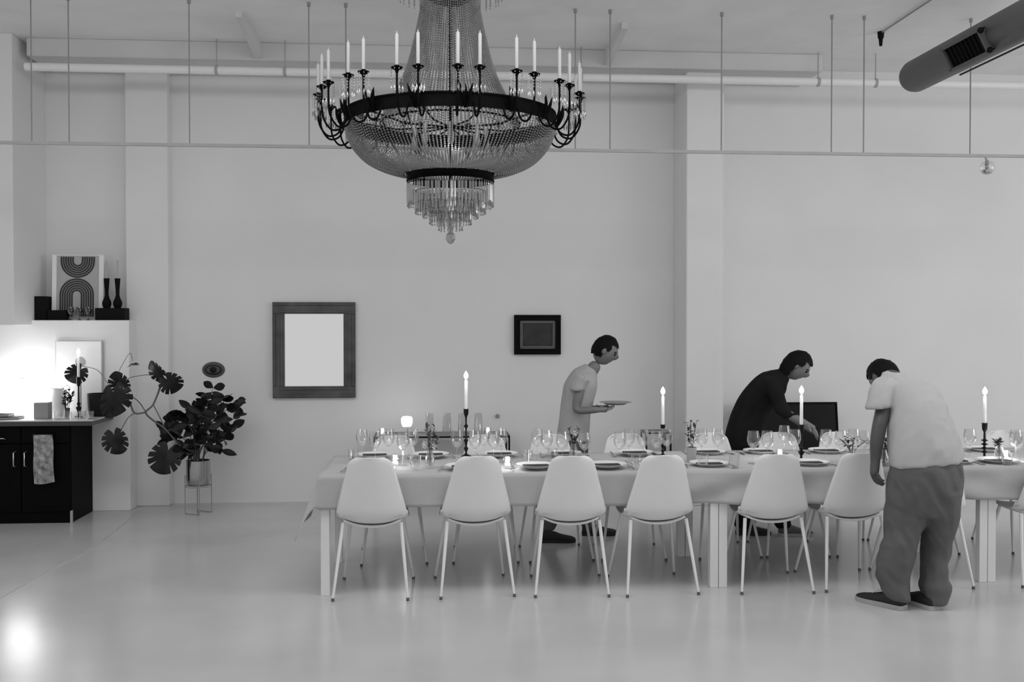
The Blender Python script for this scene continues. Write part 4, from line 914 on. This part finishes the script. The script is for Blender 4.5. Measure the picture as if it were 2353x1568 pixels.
def shoe(t, heel, direction, L=.29, m='shoe', sole='sole', w=.048, lace=False, name='shoe'):
    d = Vector((direction.x, direction.y, 0)).normalized(); s = Vector((-d.y, d.x, 0)); heel = Vector((heel.x, heel.y, 0))
    def outline(k): return [(0, .6), (.05, .85), (.25, .82), (.5, .9), (.72, 1.06), (.88, .92), (.97, .55), (1.0, .25)]
    bm = B(); R_ = []
    prof = [(0, .60, .075, .085), (.04, .80, .085, .095), (.22, .82, .09, .10), (.42, .86, .085, .09), (.58, .95, .068, .07), (.75, 1.04, .055, .055), (.90, .88, .046, .046), (.98, .5, .036, .036), (1.0, .28, .03, .03)]
    for tt, ww, hh, _ in prof:
        c = heel + d * (tt * L); R_.append([bm.verts.new(c + s * w * ww * q + UPV * zz) for q, zz in ((-1, .024), (-1.0, .024 + (hh - .024) * .45), (-.62, .024 + (hh - .024) * .85), (0, hh), (.62, .024 + (hh - .024) * .85), (1.0, .024 + (hh - .024) * .45), (1, .024))])
    for r0, r1 in zip(R_, R_[1:]):
        for i in range(7): bm.faces.new((r0[i], r0[(i+1) % 7], r1[(i+1) % 7], r1[i]))
    bm.faces.new(R_[0]); bm.faces.new(R_[-1]); bmesh.ops.subdivide_edges(bm, edges=bm.edges, cuts=1, use_grid_fill=True, smooth=.4)
    up_ = obj(name, bm, m, t, None, True)
    bm = B(); R_ = []
    for tt, ww, _, _ in prof:
        c = heel + d * (tt * L * 1.02 - .003); R_.append([bm.verts.new(c + s * w * (ww + .06) * q + UPV * zz) for q, zz in ((-1, .001), (-1, .027), (1, .027), (1, .001))])
    for r0, r1 in zip(R_, R_[1:]):
        for i in range(4): bm.faces.new((r0[i], r0[(i+1) % 4], r1[(i+1) % 4], r1[i]))
    bm.faces.new(R_[0]); bm.faces.new(R_[-1]); obj('sole', bm, sole, up_)
    if lace:
        bm = B()
        for k in range(4):
            c = heel + d * (L * (.42 + .065 * k)) + UPV * (.093 - .008 * k); tube(bm, [c - s * .026, c + UPV * .006, c + s * .026], .003, 5)
        obj('laces', bm, 'paper', up_)
    return up_

# --- man in white t-shirt bending over the near side of the table
t = thing('person', 'man in white t-shirt and loose grey trousers bending over the near side', 'person', (at(2110, 1400, 5.95).x, at(2110, 1400, 5.95).y, 0))
inv = Matrix.Translation(-t.location)
T = t.location.copy()
def reparent(o, tt):
    o.data.transform(Matrix.Translation(-tt.location)); return o
class Pers:
    def __init__(s, t): s.t = t
    def add(s, name, bm, m, smooth=True):
        bmesh.ops.translate(bm, vec=-s.t.location, verts=bm.verts); return obj(name, bm, m, s.t, None, smooth)
P3 = Pers(t)
sh_rings = [ring(2127, 1066, 5.95, .214, .150, .10), ring(2127, 1050, 5.96, .214, .155, .10), ring(2124, 1020, 5.98, .208, .158, .08), ring(2116, 985, 6.02, .194, .158, .06), ring(2108, 950, 6.07, .178, .158, .05), ring(2101, 918, 6.12, .168, .155, .02), ring(2090, 893, 6.17, .160, .145, 0), ring(2074, 873, 6.22, .135, .120, -.02), ring(2058, 861, 6.27, .085, .085, -.1), ring(2048, 856, 6.30, .062, .062, -.1)]
bm = loft(B(), interp(sh_rings), 40, (True, True))
# left sleeve
sl = [ring(2050, 876, 6.17, .060, .075, -.5), ring(2035, 884, 6.13, .068, .075, -.3), ring(2025, 903, 6.10, .069, .072, -.1), ring(2020, 922, 6.08, .071, .072, .08), ring(2016, 938, 6.07, .076, .074, .12)]
loft(bm, interp(sl), 24)
sl2 = [ring(2095, 880, 6.30, .07, .07, .5), ring(2096, 905, 6.40, .068, .07, .3), ring(2090, 940, 6.47, .07, .07, .1)]
loft(bm, interp(sl2), 24)
garment(P3, 't_shirt', bm, 'shirt', .014, (8, 8, 3.0), -.45)
# trousers
bm = B()
pel = [ring(2127, 1058, 5.95, .195, .135, .06), ring(2127, 1085, 5.95, .212, .150, .04), ring(2124, 1120, 5.95, .220, .155, .02), ring(2120, 1155, 5.96, .212, .150, 0), ring(2118, 1182, 5.96, .195, .130, 0)]
loft(bm, interp(pel), 36)
lg1 = [ring(2092, 1135, 5.98, .130, .125), ring(2086, 1175, 5.97, .132, .125), ring(2076, 1215, 5.96, .108, .115), ring(2068, 1245, 5.95, .098, .108), ring(2058, 1285, 5.96, .104, .105), ring(2051, 1325, 5.97, .093, .098), ring(2056, 1345, 5.96, .086, .092), ring(2060, 1360, 5.95, .084, .09), ring(2066, 1378, 5.94, .066, .085)]
loft(bm, interp(lg1), 30)
lg2 = [ring(2160, 1130, 5.92, .120, .12), ring(2162, 1170, 5.93, .106, .115), ring(2160, 1205, 5.95, .094, .11), ring(2153, 1240, 5.97, .082, .105), ring(2149, 1280, 5.98, .078, .10), ring(2146, 1325, 5.96, .070, .09), ring(2149, 1345, 5.95, .088, .10), ring(2150, 1360, 5.95, .080, .095), ring(2148, 1385, 5.94, .062, .08)]
loft(bm, interp(lg2), 30)
garment(P3, 'trousers', bm, 'trousers', .012, (9, 9, 4), .5, seed=4)
# belt line
# body: arms, neck, head
Ls = at(2042, 886, 6.14); Le = at(2021, 978, 6.03); Lw = at(2011, 1062, 6.00); Rs = at(2098, 893, 6.32); Re = at(2082, 975, 6.50); Rw = at(2052, 1024, 6.56)
pel_ = at(2127, 1080, 5.95); che = at(2092, 925, 6.12); nk = at(2052, 868, 6.28); hd = at(2030, 868, 6.40)
kl, al = at(2068, 1240, 5.95), at(2062, 1370, 5.94); kr, ar = at(2153, 1245, 5.96), at(2148, 1378, 5.94); hl, hr = at(2095, 1130, 5.96), at(2158, 1130, 5.94)
chains = [[(pel_, .11), (at(2112, 1000, 6.0), .115), (che, .12), (nk, .06), (hd, .055)], [(che, .12), (Ls, .052), (Le, .046), (at(2014, 1020, 6.01), .043), (Lw, .030)], [(che, .12), (Rs, .052), (Re, .042), (Rw, .030)], [(pel_, .11), (hl, .09), (kl, .06), (al, .045)], [(pel_, .11), (hr, .09), (kr, .06), (ar, .045)]]
hdL = hand_chains(Lw, at(2008, 1100, 5.97) - Lw, RT + FWD * .2, 1.08, .85, 1); chains += [[(Lw, .030)] + hdL[0][1:]] + hdL[1:]
hdR = hand_chains(Rw, at(2030, 1048, 6.68) - Rw, -UPV, 1.0, .4, -1); chains += [[(Rw, .030)] + hdR[0][1:]] + hdR[1:]
face = (FWD * .55 - UPV * .75 - RT * .35).normalized(); upd = (FWD * .5 + UPV * .45 - RT * .2)
me = skinned(chains); bm = B(); bm.from_mesh(me); head_mesh(bm, hd, face, upd, .235); P3.add('body', bm, 'skin')
P3.add('hair', hair_mesh(hd, face, upd, .245, seed=2), 'hair')
hL = onZ(2078, 1402, 0); tL = onZ(1984, 1380, 0)
def pshoe(P, heel, d, **k):
    o = shoe(P.t, Vector(heel) - P.t.location, d, **k); return o
t.location.z = 0
pshoe(P3, hL, tL - hL, L=.31, lace=True, w=.052)['label'] = 'black canvas shoe with white laces and sole'
hR = onZ(2150, 1403, 0); pshoe(P3, hR, Vector((-.35, .9, 0)), L=.30, w=.052)

# --- person walking behind the table with a plate
t = thing('person', 'short-haired person in light t-shirt carrying a plate behind the far chairs', 'person', (at(1320, 1235, 7.98).x, at(1320, 1235, 7.98).y, 0)); P1 = Pers(t)
DB = 7.98
rg = [ring(1315, 1012, DB, .125, .165), ring(1318, 985, DB, .125, .165), ring(1322, 950, DB, .122, .165), ring(1328, 915, DB, .128, .18), ring(1335, 885, DB, .128, .195, -.2), ring(1345, 865, DB, .105, .17, -.5), ring(1354, 853, DB, .072, .09, -.6), ring(1359, 847, DB, .058, .065, -.6)]
bm = loft(B(), interp(rg), 34)
for s, D_ in ((-1, DB - .19), (1, DB + .19)):
    loft(bm, interp([ring(1342, 866, D_ - s * -.02, .06, .05, -.5), ring(1332, 880, D_, .065, .06, -.2), ring(1326, 898, D_, .062, .06, 0)]), 20)
garment(P1, 't_shirt', bm, 'greyshirt', .008, (8, 8, 4), -.4)
bm = B(); loft(bm, interp([ring(1315, 1000, DB, .120, .155), ring(1313, 1030, DB, .135, .165), ring(1313, 1062, DB, .13, .16)]), 30)
loft(bm, interp([ring(1318, 1040, DB + .08, .11, .09), ring(1335, 1095, DB + .08, .085, .085), ring(1350, 1140, DB + .07, .065, .07), ring(1352, 1212, DB + .04, .055, .065)]), 24)
loft(bm, interp([ring(1308, 1040, DB - .08, .11, .09), ring(1300, 1095, DB - .09, .085, .085), ring(1290, 1140, DB - .1, .065, .07), ring(1258, 1218, DB - .18, .055, .065)]), 24)
garment(P1, 'trousers', bm, 'dkpants', .008, (8, 8, 4))
pel_ = at(1315, 1015, DB); che = at(1334, 895, DB); nk = at(1360, 850, DB); hd = at(1391, 806, DB)
chains = [[(pel_, .10), (at(1322, 950, DB), .10), (che, .11), (nk, .055), (at(1375, 832, DB), .055)]]
pc = at(1408, 936, 7.74)
for D_, hx, hy, hD in ((DB - .18, 1388, 940, 7.70), (DB + .18, 1392, 936, 7.98)):
    S, E_, W_ = at(1336, 876, D_), at(1322, 945, D_ - .02), at(hx - 14, hy + 2, hD); chains.append([(che, .09), (S, .045), (E_, .038), (W_, .026)])
    hc_ = hand_chains(W_, pc - W_ + UPV * -.02, UPV, .95, .35, 1 if D_ < DB else -1); chains += [[(W_, .026)] + hc_[0][1:]] + hc_[1:]
chains += [[(pel_, .10), (at(1318, 1045, DB + .08), .075), (at(1350, 1140, DB + .07), .05), (at(1352, 1215, DB + .04), .038)], [(pel_, .10), (at(1308, 1045, DB - .08), .075), (at(1290, 1140, DB - .1), .05), (at(1258, 1222, DB - .18), .038)]]
face = (RT * .85 - FWD * .1 - UPV * .42).normalized(); upd = (UPV + RT * .35)
me = skinned(chains); bm = B(); bm.from_mesh(me); head_mesh(bm, hd, face, upd, .235); P1.add('body', bm, 'paleskin'); eyes(P1, hd, face, upd, .235); P1.add('hair', hair_mesh(hd, face, upd, .24, seed=6), 'hair')
h1 = onZ(1338, 1230, 0); pshoe(P1, h1, RT, L=.285, m='shoe', sole='shoe'); h2 = onZ(1238, 1246, 0); pshoe(P1, h2, RT, L=.285, m='shoe', sole='shoe')
o = tag(sm('carried_plate', lathe(B(), [(0, 0), (.07, 0), (.10, .014), (.125, .018), (.125, .021), (.10, .017), (.07, .004), (0, .004)], 32), 'grey', None, at(1414, 930, 7.84)), 'grey plate held level by the walking person', 'plate')

# --- dark dressed person leaning over the far side
t = thing('person', 'dark-haired person in black clothes leaning right over the far side', 'person', (at(1720, 1232, 8.0).x, at(1720, 1232, 8.0).y, 0)); P2 = Pers(t)
DB = 7.95
rg = [ring(1705, 1030, DB, .135, .17, -.05), ring(1708, 1000, DB, .135, .17, -.15), ring(1717, 965, DB, .130, .165, -.35), ring(1733, 930, DB, .128, .17, -.55), ring(1755, 902, DB - .03, .128, .19, -.75), ring(1777, 882, DB - .06, .115, .18, -.85), ring(1793, 868, DB - .08, .075, .10, -.9), ring(1802, 861, DB - .09, .056, .06, -.9)]
bm = loft(B(), interp(rg), 34)
arms2 = []
for s, D_ in ((-1, DB - .24), (1, DB + .12)):
    S, E_, W_ = at(1776, 886, D_), at(1800, 946, D_ - .08), at(1852, 978 + 4 * s, D_ - .22); arms2.append((S, E_, W_))
    d = (E_ - S).normalized(); u = d.cross(FWD).normalized(); v = d.cross(u); cb = at(1762, 900, DB - .03)
    for tt_, rb_ in ((0, .072), (.3, .092), (.6, .105)): ball(bm, S.lerp(cb, tt_), rb_, 3)
    loft(bm, interp([(S + UPV * .03, u * .062, v * .062), (S.lerp(E_, .5), u * .055, v * .055), (E_, u * .050, v * .05), (E_.lerp(W_, .45), u * .042, v * .042)]), 20)
garment(P2, 'sweater', bm, 'darktop', .008, (8, 8, 4), -.4)
bm = B(); loft(bm, interp([ring(1705, 1015, DB, .130, .16), ring(1704, 1045, DB, .140, .17), ring(1706, 1075, DB, .135, .165)]), 30)
loft(bm, interp([ring(1698, 1050, DB - .08, .12, .095), ring(1702, 1100, DB - .08, .10, .09), ring(1708, 1150, DB - .08, .085, .08), ring(1712, 1212, DB - .05, .080, .08)]), 24)
loft(bm, interp([ring(1712, 1050, DB + .08, .12, .095), ring(1745, 1100, DB + .08, .095, .085), ring(1780, 1150, DB + .06, .078, .075), ring(1800, 1213, DB + .04, .065, .07)]), 24)
garment(P2, 'trousers', bm, 'darktop', .008, (8, 8, 4))
pel_ = at(1705, 1025, DB); che = at(1758, 902, DB - .03); nk = at(1803, 861, DB - .09); hd = at(1832, 842, DB - .12)
chains = [[(pel_, .10), (at(1722, 958, DB), .10), (che, .11), (nk, .052), (at(1815, 853, DB - .1), .05)]]
for k, (S, E_, W_) in enumerate(arms2):
    chains.append([(che, .11), (S, .044), (E_, .037), (W_, .025)]); hc_ = hand_chains(W_, RT * .8 - UPV * .5 - FWD * .3, -UPV, .92, .55, 1 if k == 0 else -1); chains += [[(W_, .025)] + hc_[0][1:]] + hc_[1:]
chains += [[(pel_, .10), (at(1698, 1055, DB - .08), .08), (at(1708, 1150, DB - .08), .05), (at(1712, 1213, DB - .05), .038)], [(pel_, .10), (at(1712, 1055, DB + .08), .08), (at(1780, 1150, DB + .06), .05), (at(1800, 1215, DB + .04), .038)]]
face = (RT * .75 - FWD * .25 - UPV * .62).normalized(); upd = (UPV * .8 + RT * .7)
me = skinned(chains); bm = B(); bm.from_mesh(me); head_mesh(bm, hd, face, upd, .23); P2.add('body', bm, 'paleskin'); eyes(P2, hd, face, upd, .23); P2.add('hair', hair_mesh(hd, face, upd, .25, long=.45, seed=9), 'hair')
h1 = onZ(1692, 1229, 0); pshoe(P2, h1, RT, L=.275, m='shoe', sole='shoe'); h2 = onZ(1790, 1232, 0); pshoe(P2, h2, RT, L=.275, m='lightshoe', sole='sole')
